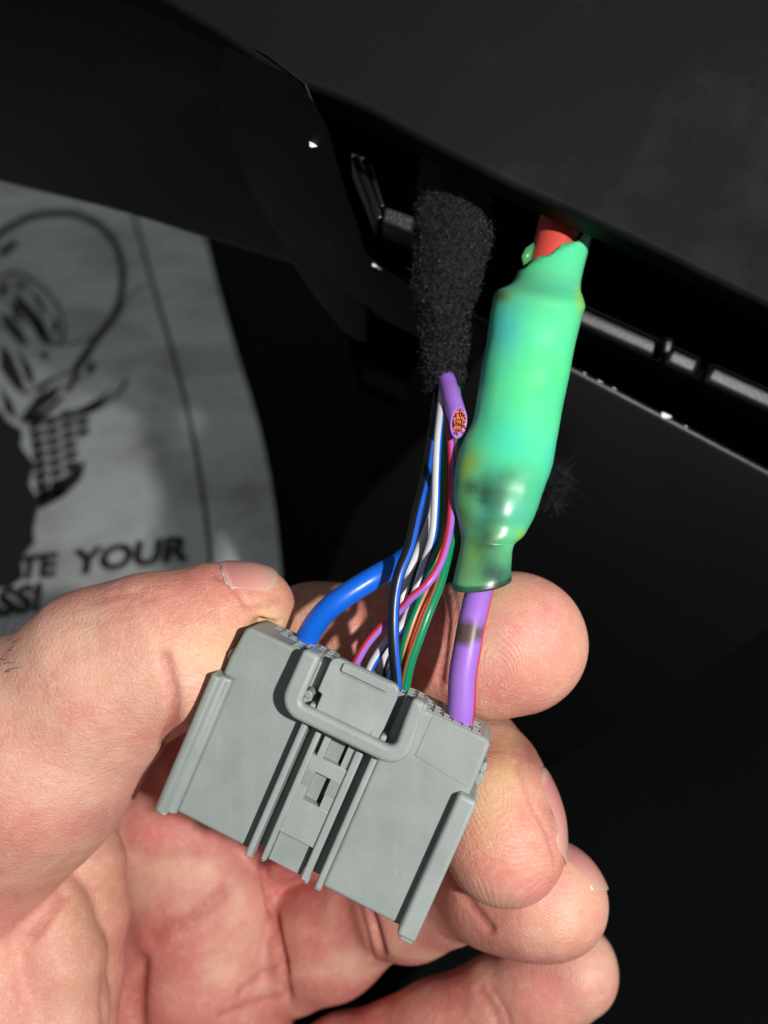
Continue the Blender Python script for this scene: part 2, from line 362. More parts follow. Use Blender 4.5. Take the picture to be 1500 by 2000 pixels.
# housing: two flat shells left and right of a central trough
def shell(x0, x1):
    P = rect(x0, YB, x1, 0)
    return P
poly_part('housing', [(-16.4, YB), (-5.2, YB), (-5.2, -.15), (-17.0, -.15), (-17.5, -.8), (-17.9, -5), (-17.9, -7.6), (-16.4, -7.6)], -THK, 0, bev=.55, seg=4)
poly_part('housing', [(5.4, YB), (17.9, YB), (17.9, -5), (17.7, -.8), (17.2, -.15), (5.4, -.15)], -THK, 0, bev=.55, seg=4)
poly_part('housing_core', rect(-5.6, YB + .3, 5.8, -.6), -THK + .2, -1.9, M_CONN3, bev=.2)
# trough lips beside the grooves
poly_part('housing_step', [(9.6, -6.1), (17.2, -6.9), (17.2, -.5), (9.6, -.5)], -.5, .09, M_CONN, bev=.08, seg=2)
for s, x0, x1 in ((1, 16.4, 19.0),):
    poly_part('side_rail', [(x0, YB - .35), (x1, YB - .35), (x1, -7.55), (x0, -7.55)], -THK + 1.2, 1.75, M_CONN if s < 0 else M_CONN2, bev=.55, seg=4)
sec = [(-19.0, -THK + 1.2), (-19.0, 1.1), (-18.6, 1.6), (-17.75, 1.65), (-17.35, .55), (-16.35, .3), (-16.2, -.3), (-16.2, -THK + 1.2)]; ns_ = len(sec)
Vr_ = [(x, YB - .35, z) for x, z in sec] + [(x, -7.55, z) for x, z in sec]
o = mesh_obj('side_rail', cl(Vr_), [tuple(range(ns_)), tuple(range(2 * ns_ - 1, ns_ - 1, -1))] + [(i, i + ns_, (i + 1) % ns_ + ns_, (i + 1) % ns_) for i in range(ns_)], M_CONN, conn); fix_normals(o); smooth_ang(o, 30); bevel(o, .3, 3, 25)
poly_part('rail_foot', rect(17.0, YB - .75, 18.7, YB - .1), -2, 1.4, M_CONN2, bev=.2)
poly_part('rail_foot', rect(-18.7, YB - .6, -17.2, YB - .1), -2, 1.3, M_CONN, bev=.2)
# guide ribs
for x0, x1, z in ((-5.35, -4.45, 1.9), (4.55, 5.45, .95)):
    poly_part('guide_rib', [(x0, YB - .1), (x1, YB - .1), (x1, -5.2), (x0, -5.2)], -2.2, z, M_CONN2, bev=.32, seg=4)
    poly_part('guide_rib_tip', [(x0 - .05, YB - .55), (x1 + .05, YB - .55), (x1 + .05, YB + .5), (x0 - .05, YB + .5)], -1.6, z * .5, M_CONN2, bev=.3, seg=4)
for x0, x1 in ((-3.3, -2.75), (3.0, 3.6)):
    poly_part('tongue_rib_tip', rect(x0, YB - .6, x1, YB + .4), -1.6, .2, M_CONN2, bev=.25)
# latch tongue with its openings, built from bars round the holes
Z = .55
def bar(x0, y0, x1, y1, z=Z, z0=-1.2, m=M_CONN2, b=.12, name='latch_tongue'): return poly_part(name, rect(x0, y0, x1, y1), z0, z, m, bev=b, seg=2)
bar(-3.35, YB, -2.55, -8.6, Z + .35, b=.22)
bar(2.45, YB, 3.5, -8.6, Z + .35, b=.22)
bar(-2.5, -8.6, -1.55, -5.4, Z + .1)
bar(-2.6, -22.8, 2.5, -17.6, Z)
bar(-2.6, -13.6, 2.5, -11.6, Z)
bar(-2.6, -17.65, -1.35, -13.55, Z - .02, b=.05); bar(1.0, -17.65, 2.5, -13.55, Z - .02, b=.05)
# ledge round the square window and floor pieces
bar(-2.45, -15.8, -1.3, -13.7, Z + .04, m=M_CONN3, b=.04); bar(.95, -15.7, 2.35, -13.5, Z + .04, m=M_CONN3, b=.04)
bar(-1.35, -17.5, .3, -13.8, -.6, m=M_CONN3, b=.05)
bar(-2.0, -11.7, -1.1, -8.3, Z - .12, b=.06); bar(-1.1, -11.6, .9, -8.3, -.45, m=M_CONN3, b=.05)
bar(1.35, -11.8, 2.05, -8.3, Z - .1, b=.08); bar(2.05, -11.6, 2.5, -8.3, Z - .3, b=.05)
bar(-2.5, YB - .2, 2.3, -22.85, -.5, m=M_CONN, b=.1)
# latch lever (thumb press)
def rrect(x0, y0, x1, y1, r, n=6, corners=(1, 1, 1, 1)):
    P = []
    for (cx, cy, a0, on) in ((x1 - r, y1 - r, 0, corners[0]), (x0 + r, y1 - r, 90, corners[1]), (x0 + r, y0 + r, 180, corners[2]), (x1 - r, y0 + r, 270, corners[3])):
        if on: P += [(cx + r * math.cos(math.radians(a0 + 90 * k / n)), cy + r * math.sin(math.radians(a0 + 90 * k / n))) for k in range(n + 1)]
        else: P.append((cx + (r if a0 in (0, 270) else -r), cy + (r if a0 in (0, 90) else -r)))
    return P
lev = [(4.55, -5.0), (4.55, .45)] + [(4.55 - 1.15 + 1.15 * math.cos(math.radians(a)), .5 + 1.15 * math.sin(math.radians(a))) for a in range(0, 91, 15)] + \
      [(-3.95 + 1.1 * math.cos(math.radians(a)), .55 + 1.1 * math.sin(math.radians(a))) for a in range(90, 181, 15)] + [(-5.05, -3.3), (-4.35, -3.5), (-4.35, -4.7), (-4.35, -5.9), (3.2, -5.9)]
poly_part('latch_lever', lev, .9, 2.2, M_CONN2, bev=.18, seg=3)
poly_part('lever_lip', rrect(-3.35, .35, 3.25, 1.55, .3), 2.0, 2.65, M_CONN2, bev=.18)
poly_part('lever_lip', rect(-3.2, -.02, 3.1, .10), 2.0, 2.27, M_CONN3, bev=.04)
poly_part('lever_step', rect(3.35, -5.85, 4.5, -4.9), 1.0, 2.32, M_CONN2, bev=.08)
poly_part('lever_step', rect(4.0, -4.4, 4.62, .2), 1.0, 2.0, M_CONN2, bev=.08)
poly_part('lever_stem', rect(-3.2, -8.4, 3.2, -1.0), -1.4, .95, M_CONN3, bev=.1)
# latch guard: a U-shaped bar standing off the face
gout = [(-8.75, 1.1), (-8.75, -4.6)] + [(-8.75 + 2.9 - 2.9 * math.cos(math.radians(a)), -4.6 - 2.9 * math.sin(math.radians(a))) for a in range(10, 91, 10)] + \
       [(8.85 - 2.9 + 2.9 * math.sin(math.radians(a)), -4.6 - 2.9 * math.cos(math.radians(a))) for a in range(0, 81, 10)] + [(8.85, -4.6), (8.2, 0.0), (8.1, 1.4), (6.4, 1.4), (6.5, -1.5), (6.75, -4.3)]
gin = [(6.75 - 1.1 + 1.1 * math.cos(math.radians(a)), -4.3 - 1.1 * math.sin(math.radians(a))) for a in range(15, 91, 15)] + \
      [(-6.3 + .7 - .7 * math.sin(math.radians(a)), -4.7 - .7 * math.cos(math.radians(a))) for a in range(0, 91, 15)] + [(-6.3, 1.1)]
zf = lambda x, y: 3.7 - (.35 if y > 0 else 0)
poly_part('latch_guard', gout + gin, 1.9, 3.8, M_CONN2, bev=.6, seg=4, zt=zf)
for x0, x1 in ((-8.5, -6.5), (6.6, 8.5)):
    poly_part('guard_post', rect(x0, -6.6, x1, 1.0), -1.0, 2.0, M_CONN, bev=.3)
o = poly_part('guard_boss', [(-5.85 + .55 * math.cos(a * math.pi / 8), -4.1 + .55 * math.sin(a * math.pi / 8)) for a in range(16)], .2, 3.0, M_CONN3, bev=.2)
# cavity frames in the wire end: thin walls round each terminal cell
cells = []
for row, zc in enumerate((-1.35, -3.0, -4.65, -6.3)):
    for i in range(23):
        x = -14.4 + i * 1.36
        if zc == -1.35 and -5.2 < x < 5.2: continue
        if x < -11.5 + row * -1.2 or (row in (1, 3) and i % 5 == 2): continue
        cells.append((x, zc))
cell_mesh = None
for x, zc in cells:
    V = []; F = []
    if cell_mesh is None:
        base = (x, zc)
        w2, h2, tt = .58, .70, .13
        ou = [(-w2, -h2), (w2, -h2), (w2, h2), (-w2, h2)]; inn = [(a * (1 - tt / w2), b * (1 - tt / h2)) for a, b in ou]
        for (a, b) in ou: V.append((x + a, .02, zc + b))
        for (a, b) in inn: V.append((x + a, .02, zc + b))
        for (a, b) in ou: V.append((x + a, -.6, zc + b))
        for (a, b) in inn: V.append((x + a, -.5, zc + b))
        for j in range(4):
            k = (j + 1) % 4; F += [(j, k, 4 + k, 4 + j), (j, 8 + j, 8 + k, k), (4 + j, 4 + k, 12 + k, 12 + j)]
        F.append((12, 13, 14, 15))
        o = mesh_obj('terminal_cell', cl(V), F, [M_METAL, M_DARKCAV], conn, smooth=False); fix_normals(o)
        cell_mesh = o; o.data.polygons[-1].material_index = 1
    else:
        o = cell_mesh.copy(); COL.objects.link(o); o.parent = conn
        dl = RC @ np.array([x - base[0], 0, zc - base[1]]) / 1000
        o.location = Vector(MN[:3, :3] @ dl)
# small pips on the ends
for (x, y, r, z) in ((-18.1, -4.9, .62, -2.4), (18.2, -4.0, .62, -2.0), (18.25, -5.5, .75, -1.6)):
    P = [(x + r * .7 * math.cos(a * math.pi / 8), y + r * 1.3 * math.sin(a * math.pi / 8)) for a in range(16)]
    poly_part('locating_pip', P, z - 1.6, z + 1.2, M_CONN, bev=.3)

# ------------------------------------------------------------------ wires
def tube(name, pts, r, mats, stripe=None, nseg=24, parent=None, label=None, cat='wire', group=None, rfun=None, n=12, cap=True, twist=0.0, ref=None):
    P = catmull([at(*p) for p in pts], n); T = np.gradient(P, axis=0); T /= np.linalg.norm(T, axis=1)[:, None]
    V = []; F = []; mi = []
    ref = np.array([0, 0, 1.0]) if ref is None else np.array(ref, float)
    m = len(P)
    for i in range(m):
        a = ref - T[i] * (ref @ T[i]); a /= np.linalg.norm(a); b = np.cross(T[i], a)
        rr = r if rfun is None else r * rfun(i / (m - 1)); tw = twist * i / (m - 1)
        for j in range(nseg):
            th = 2 * math.pi * j / nseg + tw; V.append(P[i] + rr * (a * math.cos(th) + b * math.sin(th)))
    for i in range(m - 1):
        for j in range(nseg):
            F.append((i * nseg + j, i * nseg + (j + 1) % nseg, (i + 1) * nseg + (j + 1) % nseg, (i + 1) * nseg + j))
            k = 0
            if stripe:
                a0, wd = stripe; dj = (((j + .5) / nseg * 360 - a0 + 180) % 360) - 180
                if abs(dj) < wd / 2: k = 1
            mi.append(k)
    if cap:
        F.append(tuple(range(nseg - 1, -1, -1))); mi.append(0); F.append(tuple(range((m - 1) * nseg, m * nseg))); mi.append(0)
    o = mesh_obj(name, np.array(V), F, mats, parent, mat_idx=mi)
    if label: tag(o, label, cat, group)
    return o, P, T
WG = 'wires running from the taped harness into the connector'
def conn_pt(x, z, y=0.0):
    p = cl([[x, y, z]])[0]; d = -p[2]; return (750 + FPX * p[0] / d, 1000 - FPX * p[1] / d, d)
TOPD = 124
# thick blue
tube('blue_wire', [(572, 1290, 113), (596, 1252, 111.5), (622, 1210, 110.5), (655, 1178, 110), (700, 1147, 110.5), (745, 1120, 112), (782, 1098, 116), (820, 1060, 124), (850, 985, 134), (862, 900, 138), (868, 760, 136), (868, 640, 132)], 1.62, [M_BLUE], label='thick plain blue wire arching from the left part of the connector', group=WG)
# white with blue stripe
tube('striped_wire', [(715, 1330, 110), (722, 1308, 109), (732, 1288, 108.8), (752, 1258, 109), (782, 1226, 110), (800, 1190, 111), (816, 1140, 112), (832, 1090, 113), (845, 1045, 112.5), (850, 990, 113), (852, 925, 113.5), (855, 860, 114.5), (861, 800, 118), (868, 730, TOPD)], .60, [M_WHITE, M_STRIPEB], (78, 120), label='thin white wire with a blue stripe, in front of the plain white one', group=WG, twist=.3)
tube('white_wire', [(742, 1330, 112), (748, 1300, 112), (760, 1260, 112), (778, 1210, 113), (788, 1155, 113.5), (800, 1112, 114), (817, 1076, 115), (836, 1030, 116), (848, 985, 117.5), (855, 900, 122), (866, 740, TOPD + 2)], .68, [M_WHITE], label='thin plain white wire behind the black and blue striped wire', group=WG)
tube('striped_wire', [(772, 1360, 107), (774, 1330, 106.5), (770, 1277, 106), (768, 1225, 106), (770, 1172, 106.5), (780, 1120, 107), (800, 1067, 108.5), (816, 997, 111.5), (829, 945, 115.5), (837, 905, 119), (845, 850, 122), (854, 790, 124), (866, 700, TOPD+2)], .80, [M_BLACKW, M_STRIPEB], (42, 46), label='black wire with a bright blue stripe, foremost of the bundle', group=WG, twist=-.35)
tube('striped_wire', [(783, 1360, 110), (785, 1320, 109.5), (788, 1272, 109), (800, 1230, 109), (815, 1190, 109.5), (831, 1152, 110.5), (848, 1102, 112), (858, 1067, 113), (863, 1035, 114), (866, 990, 116), (869, 900, 119), (874, 800, 122), (878, 720, TOPD)], .66, [M_GREEN, M_ORANGE], (75, 160), label='thin wire half green and half orange, left of the plain looking green one', group=WG, twist=.2)
tube('striped_wire', [(787, 1375, 109), (790, 1347, 108.5), (801, 1295, 107.8), (818, 1246, 107.6), (836, 1197, 108), (856, 1148, 109.5), (870, 1102, 111), (881, 1067, 112.5), (892, 1015, 114), (896, 945, 116), (896, 860, 118), (892, 780, 122), (888, 720, TOPD)], .72, [M_GREEN, M_ORANGE], (-62, 56), label='green wire with an orange stripe on its left, rightmost of the thin bundle', group=WG, twist=-.1)
tube('striped_wire', [(690, 1305, 109), (699, 1288, 108.3), (718, 1256, 108), (748, 1222, 107.8), (781, 1192, 108), (803, 1168, 107.2), (834, 1141, 106.6), (857, 1106, 107.8), (871, 1067, 109.8), (880, 1020, 112), (883, 960, 114), (882, 892, 117), (878, 833, 119.5), (874, 760, 122.5)], .56, [M_VIOLET, M_RED], (-62, 80), label='thin violet wire with a red stripe crossing in front of the bundle', group=WG, twist=.1)
tube('striped_wire', [(752, 1330, 112), (756, 1305, 111.5), (768, 1262, 112), (780, 1230, 113), (796, 1175, 114), (824, 1110, 116), (850, 1040, 118), (866, 960, 121), (876, 860, 123), (880, 760, 125)], .5, [M_BLACKW, M_STRIPEB], (70, 60), label='thin black wire with a blue edge at the back of the bundle', group=WG)
tube('striped_wire', [(764, 1330, 113), (770, 1300, 113), (790, 1230, 113.5), (812, 1170, 114.5), (838, 1105, 115.5), (856, 1050, 117), (868, 980, 120), (872, 860, 124), (876, 760, 127)], .62, [M_WHITE, M_STRIPEB], (60, 70), label='thin white wire with a blue edge, rearmost of the pale wires', group=WG)
tube('red_brown_wire', [(780, 1345, 111.5), (794, 1290, 111.5), (818, 1215, 112), (846, 1140, 113.5), (868, 1080, 115.5), (885, 1010, 118), (889, 900, 121), (884, 780, 125)], .55, [M_REDW], label='thin red brown wire between the two green wires', group=WG)
# cut violet wire with copper strands
cutw, P, T = tube('cut_wire', [(868, 690, 125.5), (872, 740, 121.6), (881, 772, 118.2), (889, 799, 116.4), (896, 825, 115.2)], 1.4, [M_VIOLET], cap=False)
tag(cutw, 'short thick violet wire cut off below the cloth tape with bare copper showing', 'wire')
end = P[-1]; tx = T[-1]; nrm = np.array([.46, -.12, .88]); nrm /= np.linalg.norm(nrm)
# slanted cut: shift end ring vertices onto the cut plane
me_ = cutw.data; nv = len(me_.vertices); Wn = MN[:3, :3]
tw_ = Wn @ tx; nw = Wn @ nrm; ew = to_world([end])[0]; ol = np.array(cutw.location)
for ri in range(1, 26):
    for j in range(24):
        v = me_.vertices[nv - 24 * ri + j]; p = np.array(v.co) + ol; s = ((ew - p) @ nw) / (tw_ @ nw)
        lim = .006; s = max(-lim, min(lim, s))
        if ri == 1: p2 = p + tw_ * s
        else:
            d0 = (ew - p) @ tw_; p2 = p + tw_ * min(s, 0) if s < 0 else p
        v.co = Vector(p2 - ol)
Vs = []; Fs = []
a = np.cross(tx, nrm); a /= np.linalg.norm(a); b = np.cross(a, tx)
disc = [];
for ring, cnt in ((0, 1), (.26, 6), (.52, 12), (.76, 18), (.98, 24)):
    for k in range(cnt):
        th = 2 * math.pi * k / cnt + random.random() * .3; disc.append((ring * math.cos(th), ring * math.sin(th)))
for (u, v) in disc:
    base_ = end + a * u + b * v; s = ((end - base_) @ nrm) / (tx @ nrm) + random.uniform(-.15, .55)
    tip = base_ + tx * s; k0 = len(Vs); q = tip + (a * u + b * v) * random.uniform(-.05, .18)
    for j in range(6):
        th = j * math.pi / 3; e = (a * math.cos(th) + b * math.sin(th)) * .115
        Vs.append(base_ - tx * 3 + e); Vs.append(q + e)
    for j in range(6): Fs.append((k0 + 2 * j, k0 + 2 * j + 1, k0 + 2 * ((j + 1) % 6) + 1, k0 + 2 * ((j + 1) % 6)))
    Fs.append(tuple(k0 + 2 * j + 1 for j in range(6)))
o = mesh_obj('copper_strands', np.array(Vs), Fs, M_COPPER, cutw); o['kind'] = 'stuff'; fix_normals(o)
# insulation wall ring at the cut
Vr = []; Fr = []
for j in range(24):
    th = j * math.pi / 12; e = a * math.cos(th) + b * math.sin(th)
    for rr in (1.4, 1.08):
        q = end + e * rr; s = ((end - q) @ nrm) / (tx @ nrm); Vr.append(q + tx * s)
    q = end + e * 1.08 - tx * 2.6; Vr.append(q)
for j in range(24):
    k = (j + 1) % 24; Fr += [(3 * j, 3 * k, 3 * k + 1, 3 * j + 1), (3 * j + 1, 3 * k + 1, 3 * k + 2, 3 * j + 2)]
o = mesh_obj('insulation_rim', np.array(Vr), Fr, M_VIOLET, cutw); fix_normals(o)
# violet power wire with red stripe and burn mark
t = NT('violet_insulation_scorched')
sx = t.attr('scorch'); n = t.noise(700, 4)
c = t.mix(t.ramp(t.math('ADD', sx, t.math('MULTIPLY', t.math('SUBTRACT', n, .5), .9)), [(.15, 0.0), (.75, 1.0)]), sl((158, 110, 208)), sl((92, 72, 66)))
M_VIOLETB = t.set(Base_Color=c, Roughness=.42, Normal=t.bump(t.noise(2000), .25, .05))
pw, P, T = tube('power_wire', [(888, 1450, 106.5), (897, 1412, 105.6), (901, 1380, 105), (904, 1320, 104.8), (912, 1270, 105), (921, 1220, 105.6), (931, 1175, 107), (940, 1140, 108.5), (944, 1100, 109.5)], 1.86, [M_VIOLETB, M_RED], (68, 36), n=16, nseg=40)
V = np.array([v.co for v in pw.data.vertices]) + np.array(pw.location); Vc = (V - MN[:3, 3]) @ MN[:3, :3] * 1000
X, Y = px_of(Vc); vflt(pw, 'scorch', np.clip(np.exp(-((Y - 1236) / 22) ** 2) * np.clip(1.15 - (X - 915) / 40, 0, 1.2), 0, 1))
tag(pw, 'thick violet wire with a red stripe and a scorch mark below the green sleeve', 'wire')
for (x, y, rx, ry, an) in ((920, 1236, .55, .33, -.3), (906, 1242, .22, .7, .3), (911, 1252, .2, .35, 0)):
    fleck('scorch_blister', at(x, y, 103.85), rx, ry, an, M_BURN, pw, .18)

# ------------------------------------------------------------------ green heat-shrink sleeve
secs = [(891, 1149, 991, 1131, 108.5), (894, 1130, 990, 1114, 108.5), (900, 1100, 993, 1086, 109), (905, 1074, 997, 1064, 109.5), (906, 1056, 1004, 1052, 110), (904, 1038, 1018, 1038, 110.3), (900, 1012, 1032, 1010, 110.8), (896, 985, 1043, 985, 111),
        (895, 950, 1057, 948, 111.5), (896, 915, 1067, 920, 112), (903, 885, 1073, 893, 112.5), (915, 855, 1078, 866, 113), (928, 825, 1083, 838, 113.5), (937, 790, 1089, 804, 114), (943, 755, 1097, 768, 114.5), (949, 715, 1105, 730, 115), (956, 670, 1113, 688, 115.6),
        (962, 630, 1121, 650, 116), (968, 600, 1127, 620, 116.5), (973, 580, 1131, 602, 116.8), (979, 571, 1132, 592, 117), (992, 565, 1130, 582, 117.2), (1006, 555, 1127, 570, 117.4), (1015, 540, 1127, 554, 117.7), (1022, 522, 1130, 536, 118), (1030, 500, 1135, 514, 118.4), (1040, 470, 1142, 486, 119), (1050, 440, 1150, 460, 119.6)]
secs = [(a_, b_, c_, d_, 108.5 + (e_ - 108.5) * 1.6) for a_, b_, c_, d_, e_ in secs]
S = catmull([list(map(float, s)) for s in secs], 4); NS = 72; V = []; F = []
for i, s in enumerate(S):
    L = at(s[0], s[1], s[4]); R = at(s[2], s[3], s[4]); c = (L + R) / 2; u = (R - L) / 2; r = np.linalg.norm(u)
    for j in range(NS):
        th = 2 * math.pi * j / NS; V.append(c + u * math.cos(th) + np.array([0, -.24, 1]) * r * .86 * math.sin(th))
V = np.array(V); m = len(S)
# irregular shrinkage: soft dents
def fbm(P, s, seed=0, octs=3):
    r = np.random.default_rng(seed); out = np.zeros(len(P))
    for o_ in range(octs):
        for k in range(5):
            d = r.normal(size=3); d /= np.linalg.norm(d); out += np.sin(P @ d * s * 2 ** o_ * r.uniform(.7, 1.4) + r.uniform(0, 6.28)) / 2 ** o_
    return out / 4
cen = V.reshape(m, NS, 3).mean(1).repeat(NS, 0); dr = V - cen; dr /= np.linalg.norm(dr, axis=1)[:, None]
X, Y = px_of(V)
low = np.exp(-((Y - 985) / 75) ** 2)
V = V + dr * (fbm(V, .55, 3)[:, None] * (.10 + .2 * low[:, None]))
V += dr * (-.35 * np.exp(-((X - 950) / 14) ** 2) * np.exp(-((Y - 985) / 45) ** 2) * (V[:, 2] > cen[:, 2]))[:, None]
V += dr * (.05 * np.exp(-((Y - 1050 + (X - 950) * .12 + 5 * np.sin(X * .09)) / 11) ** 2) * np.clip((X - 930) / 60, 0, 1.5) + .18 * np.exp(-((Y - 588 - (X - 1050) * .14) / 7) ** 2) - .2 * np.exp(-((Y - 755) / 26) ** 2) * np.exp(-((X - 1060) / 50) ** 2))[:, None]
for i in range(m - 1):
    for j in range(NS): F.append((i * NS + j, i * NS + (j + 1) % NS, (i + 1) * NS + (j + 1) % NS, (i + 1) * NS + j))
# oblique torn upper end: drop faces above the cut line
X, Y = px_of(V); front = V[:, 2] > cen[:, 2]
cut = (Y < 520 - (X - 1034) * .56 + 5 * np.sin(X * .16))
yc = Y - (520 - (X - 1034) * .56 + 4 * np.sin(X * .13)); yg = yc.reshape(m, NS); Vg = V.reshape(m, NS, 3).copy(); dead = np.zeros((m, NS), bool)
for j in range(NS):
    ii = np.argmax(yg[:, j] < 0)
    if yg[ii, j] < 0:
        f_ = yg[ii - 1, j] / (yg[ii - 1, j] - yg[ii, j]); Vg[ii, j] = Vg[ii - 1, j] + (Vg[ii, j] - Vg[ii - 1, j]) * f_; dead[ii + 1:, j] = True
        for q_ in range(ii + 1, m): Vg[q_, j] = Vg[ii, j]
V = Vg.reshape(-1, 3); dead = dead.ravel(); keep = [f for f in F if not all(dead[k] for k in f[2:])]
t = NT('green_heat_shrink')
cA = t.attr('tint', 'Color'); n = t.noise(260, 4); n2 = t.noise(1100, 4)
c = t.mix(t.math('MULTIPLY', t.ramp(n, [(.4, 0.0), (.7, 1.0)]), .22), cA, sl((60, 205, 190)))
c = t.mix(t.math('MULTIPLY', t.ramp(n2, [(.5, 0.0), (.8, 1.0)]), .08), c, sl((30, 120, 70)))
M_SHRINK = t.set(Base_Color=c, Roughness=.36, Normal=t.bump(t.math('ADD', t.math('MULTIPLY', n2, .4), t.math('MULTIPLY', n, 2)), .2, .12), Subsurface_Weight=.25, Subsurface_Scale=.0005, Subsurface_Radius=(.5, 1, .7), Coat_Weight=.35, Coat_Roughness=.28)
sleeve = mesh_obj('heat_shrink_sleeve', V, keep, M_SHRINK); tag(sleeve, 'green heat shrink sleeve, lumpy and scorched near its lower end', 'cable sleeve')
bm = bmesh.new(); bm.from_mesh(sleeve.data)
sm = sleeve.modifiers.new('wall', 'SOLIDIFY'); sm.thickness = .0005; sm.offset = -1
bm.free()
def lerp3(a, b, f): return a + (b - a) * f[:, None]
C = np.tile(np.array(sl((92, 224, 156))), (len(V), 1))
grain_ = np.clip(fbm(V, 1.0, 31, 4), -1, 1)
def blob(C, x, y, rx, ry, col, amt, rot=0):
    ca, sa = math.cos(rot), math.sin(rot); dx = X - x; dy = Y - y; u = (dx * ca + dy * sa) / rx; v = (-dx * sa + dy * ca) / ry
    g_ = amt * np.exp(-(u * u + v * v))
    if sum(col) < 260: g_ = np.clip(g_ * (.78 + .35 * grain_), 0, 1)
    return lerp3(C, np.array(sl(col)), g_)
for a_ in ((935, 1110, 75, 55, (112, 138, 78), .85), (940, 1000, 60, 60, (84, 160, 118), .5), (925, 905, 22, 26, (150, 185, 60), .7), (1000, 1000, 60, 50, (112, 186, 112), .6), (930, 1050, 60, 70, (118, 150, 72), .55), (985, 640, 40, 60, (80, 200, 200), .8), (1000, 860, 40, 50, (70, 220, 185), .7), (950, 690, 14, 120, (60, 170, 150), .6), (1075, 900, 22, 50, (80, 215, 190), .7), (1030, 560, 120, 40, (92, 178, 130), .75), (1030, 960, 50, 60, (60, 160, 120), .5),
           (1060, 750, 60, 60, (80, 225, 120), .5), (1010, 1000, 50, 40, (80, 190, 160), .7), (912, 925, 14, 45, (150, 190, 40), .9), (915, 960, 14, 30, (80, 100, 50), .6), (1128, 585, 9, 25, (150, 210, 40), .8), (985, 580, 16, 10, (120, 130, 40), .8), 
           (990, 940, 30, 25, (60, 120, 70), .7), (965, 980, 28, 40, (70, 110, 85), .55), (935, 1100, 22, 50, (120, 165, 60), .8), (905, 1040, 12, 60, (110, 170, 50), .7), (960, 1120, 26, 35, (52, 80, 56), .85), (940, 1050, 20, 30, (50, 90, 60), .65), (1013, 1042, 10, 8, (150, 200, 60), .8),
           (985, 1110, 10, 40, (70, 150, 100), .5), (978, 577, 10, 7, (30, 40, 25), .9), (905, 1000, 10, 40, (80, 120, 60), .6), (948, 985, 20, 62, (26, 38, 34), 1.0), (922, 952, 26, 15, (44, 52, 38), .9), (957, 1060, 20, 40, (30, 54, 42), .85), (975, 970, 14, 40, (44, 76, 60), .7), (968, 1125, 30, 24, (34, 50, 38), .85), (990, 930, 20, 16, (64, 98, 58), .6)):
    C = blob(C, *a_)
edge = (np.arange(len(V)) < NS * 3) * 1.0; C = lerp3(C, np.array(sl((38, 42, 34))), edge * .9)
edge = np.exp(-((Y - (520 - (X - 1034) * .56)) / 5) ** 2) * front; C = lerp3(C, np.array(sl((70, 95, 50))), edge * .8)
vcol(sleeve, 'tint', C)
# torn flap
P = [at(x, y, d) for x, y, d in ((1040, 508, 123.5), (1024, 517, 122.5), (1020, 500, 122.6), (1028, 484, 122.9), (1042, 474, 123.5), (1046, 490, 123.8))]
V2 = np.array(P + [p - np.array([0.1, 0, .6]) for p in P]); n_ = 6
o = mesh_obj('torn_flap', V2, [tuple(range(6)), tuple(range(11, 5, -1))] + [(i, i + 6, (i + 1) % 6 + 6, (i + 1) % 6) for i in range(6)], M_SHRINK, sleeve); fix_normals(o)
vcol(o, 'tint', np.tile(np.array(sl((74, 150, 84))), (12, 1)))
# red cable entering the sleeve
rw, P, T = tube('red_cable', [(1052, 640, 121), (1064, 560, 123.5), (1078, 500, 124.6), (1090, 450, 125.5), (1102, 400, 127), (1115, 340, 130), (1130, 250, 136)], 3.3, [M_REDW])
tag(rw, 'coral red cable entering the torn upper end of the green sleeve', 'cable')

# ------------------------------------------------------------------ cloth-taped harness
ts = [(825, 300, 950, 320, 136), (817, 385, 955, 405, 129), (813, 420, 957, 440, 128), (813, 470, 955, 480, 127), (812, 520, 943, 530, 126), (812, 570, 926, 580, 125), (822, 620, 912, 628, 124.5), (824, 670, 910, 676, 124), (828, 715, 908, 722, 123.5), (833, 758, 906, 752, 123)]
S = catmull([list(map(float, s)) for s in ts], 8); NS = 48; V = []; F = []
for i, s in enumerate(S):
    L = at(s[0] + 2, s[1], s[4]); R = at(s[2] - 2, s[3], s[4]); c = (L + R) / 2; u = (R - L) / 2; r = np.linalg.norm(u)
    for j in range(NS):
        th = 2 * math.pi * j / NS; V.append(c + u * math.cos(th) + np.array([0, 0, 1]) * r * .85 * math.sin(th))
V = np.array(V); m = len(S); cen = V.reshape(m, NS, 3).mean(1).repeat(NS, 0); dr = V - cen; dr /= np.linalg.norm(dr, axis=1)[:, None]
V = V + dr * (fbm(V, 1.1, 8)[:, None] * .28)
for i in range(m - 1):
    for j in range(NS): F.append((i * NS + j, i * NS + (j + 1) % NS, (i + 1) * NS + (j + 1) % NS, (i + 1) * NS + j))
F.append(tuple(range((m - 1) * NS, m * NS)))
harness = mesh_obj('taped_harness', V, F, M_TAPE); tag(harness, 'wiring harness wrapped in fuzzy black cloth tape, above the thin wires', 'wire harness')
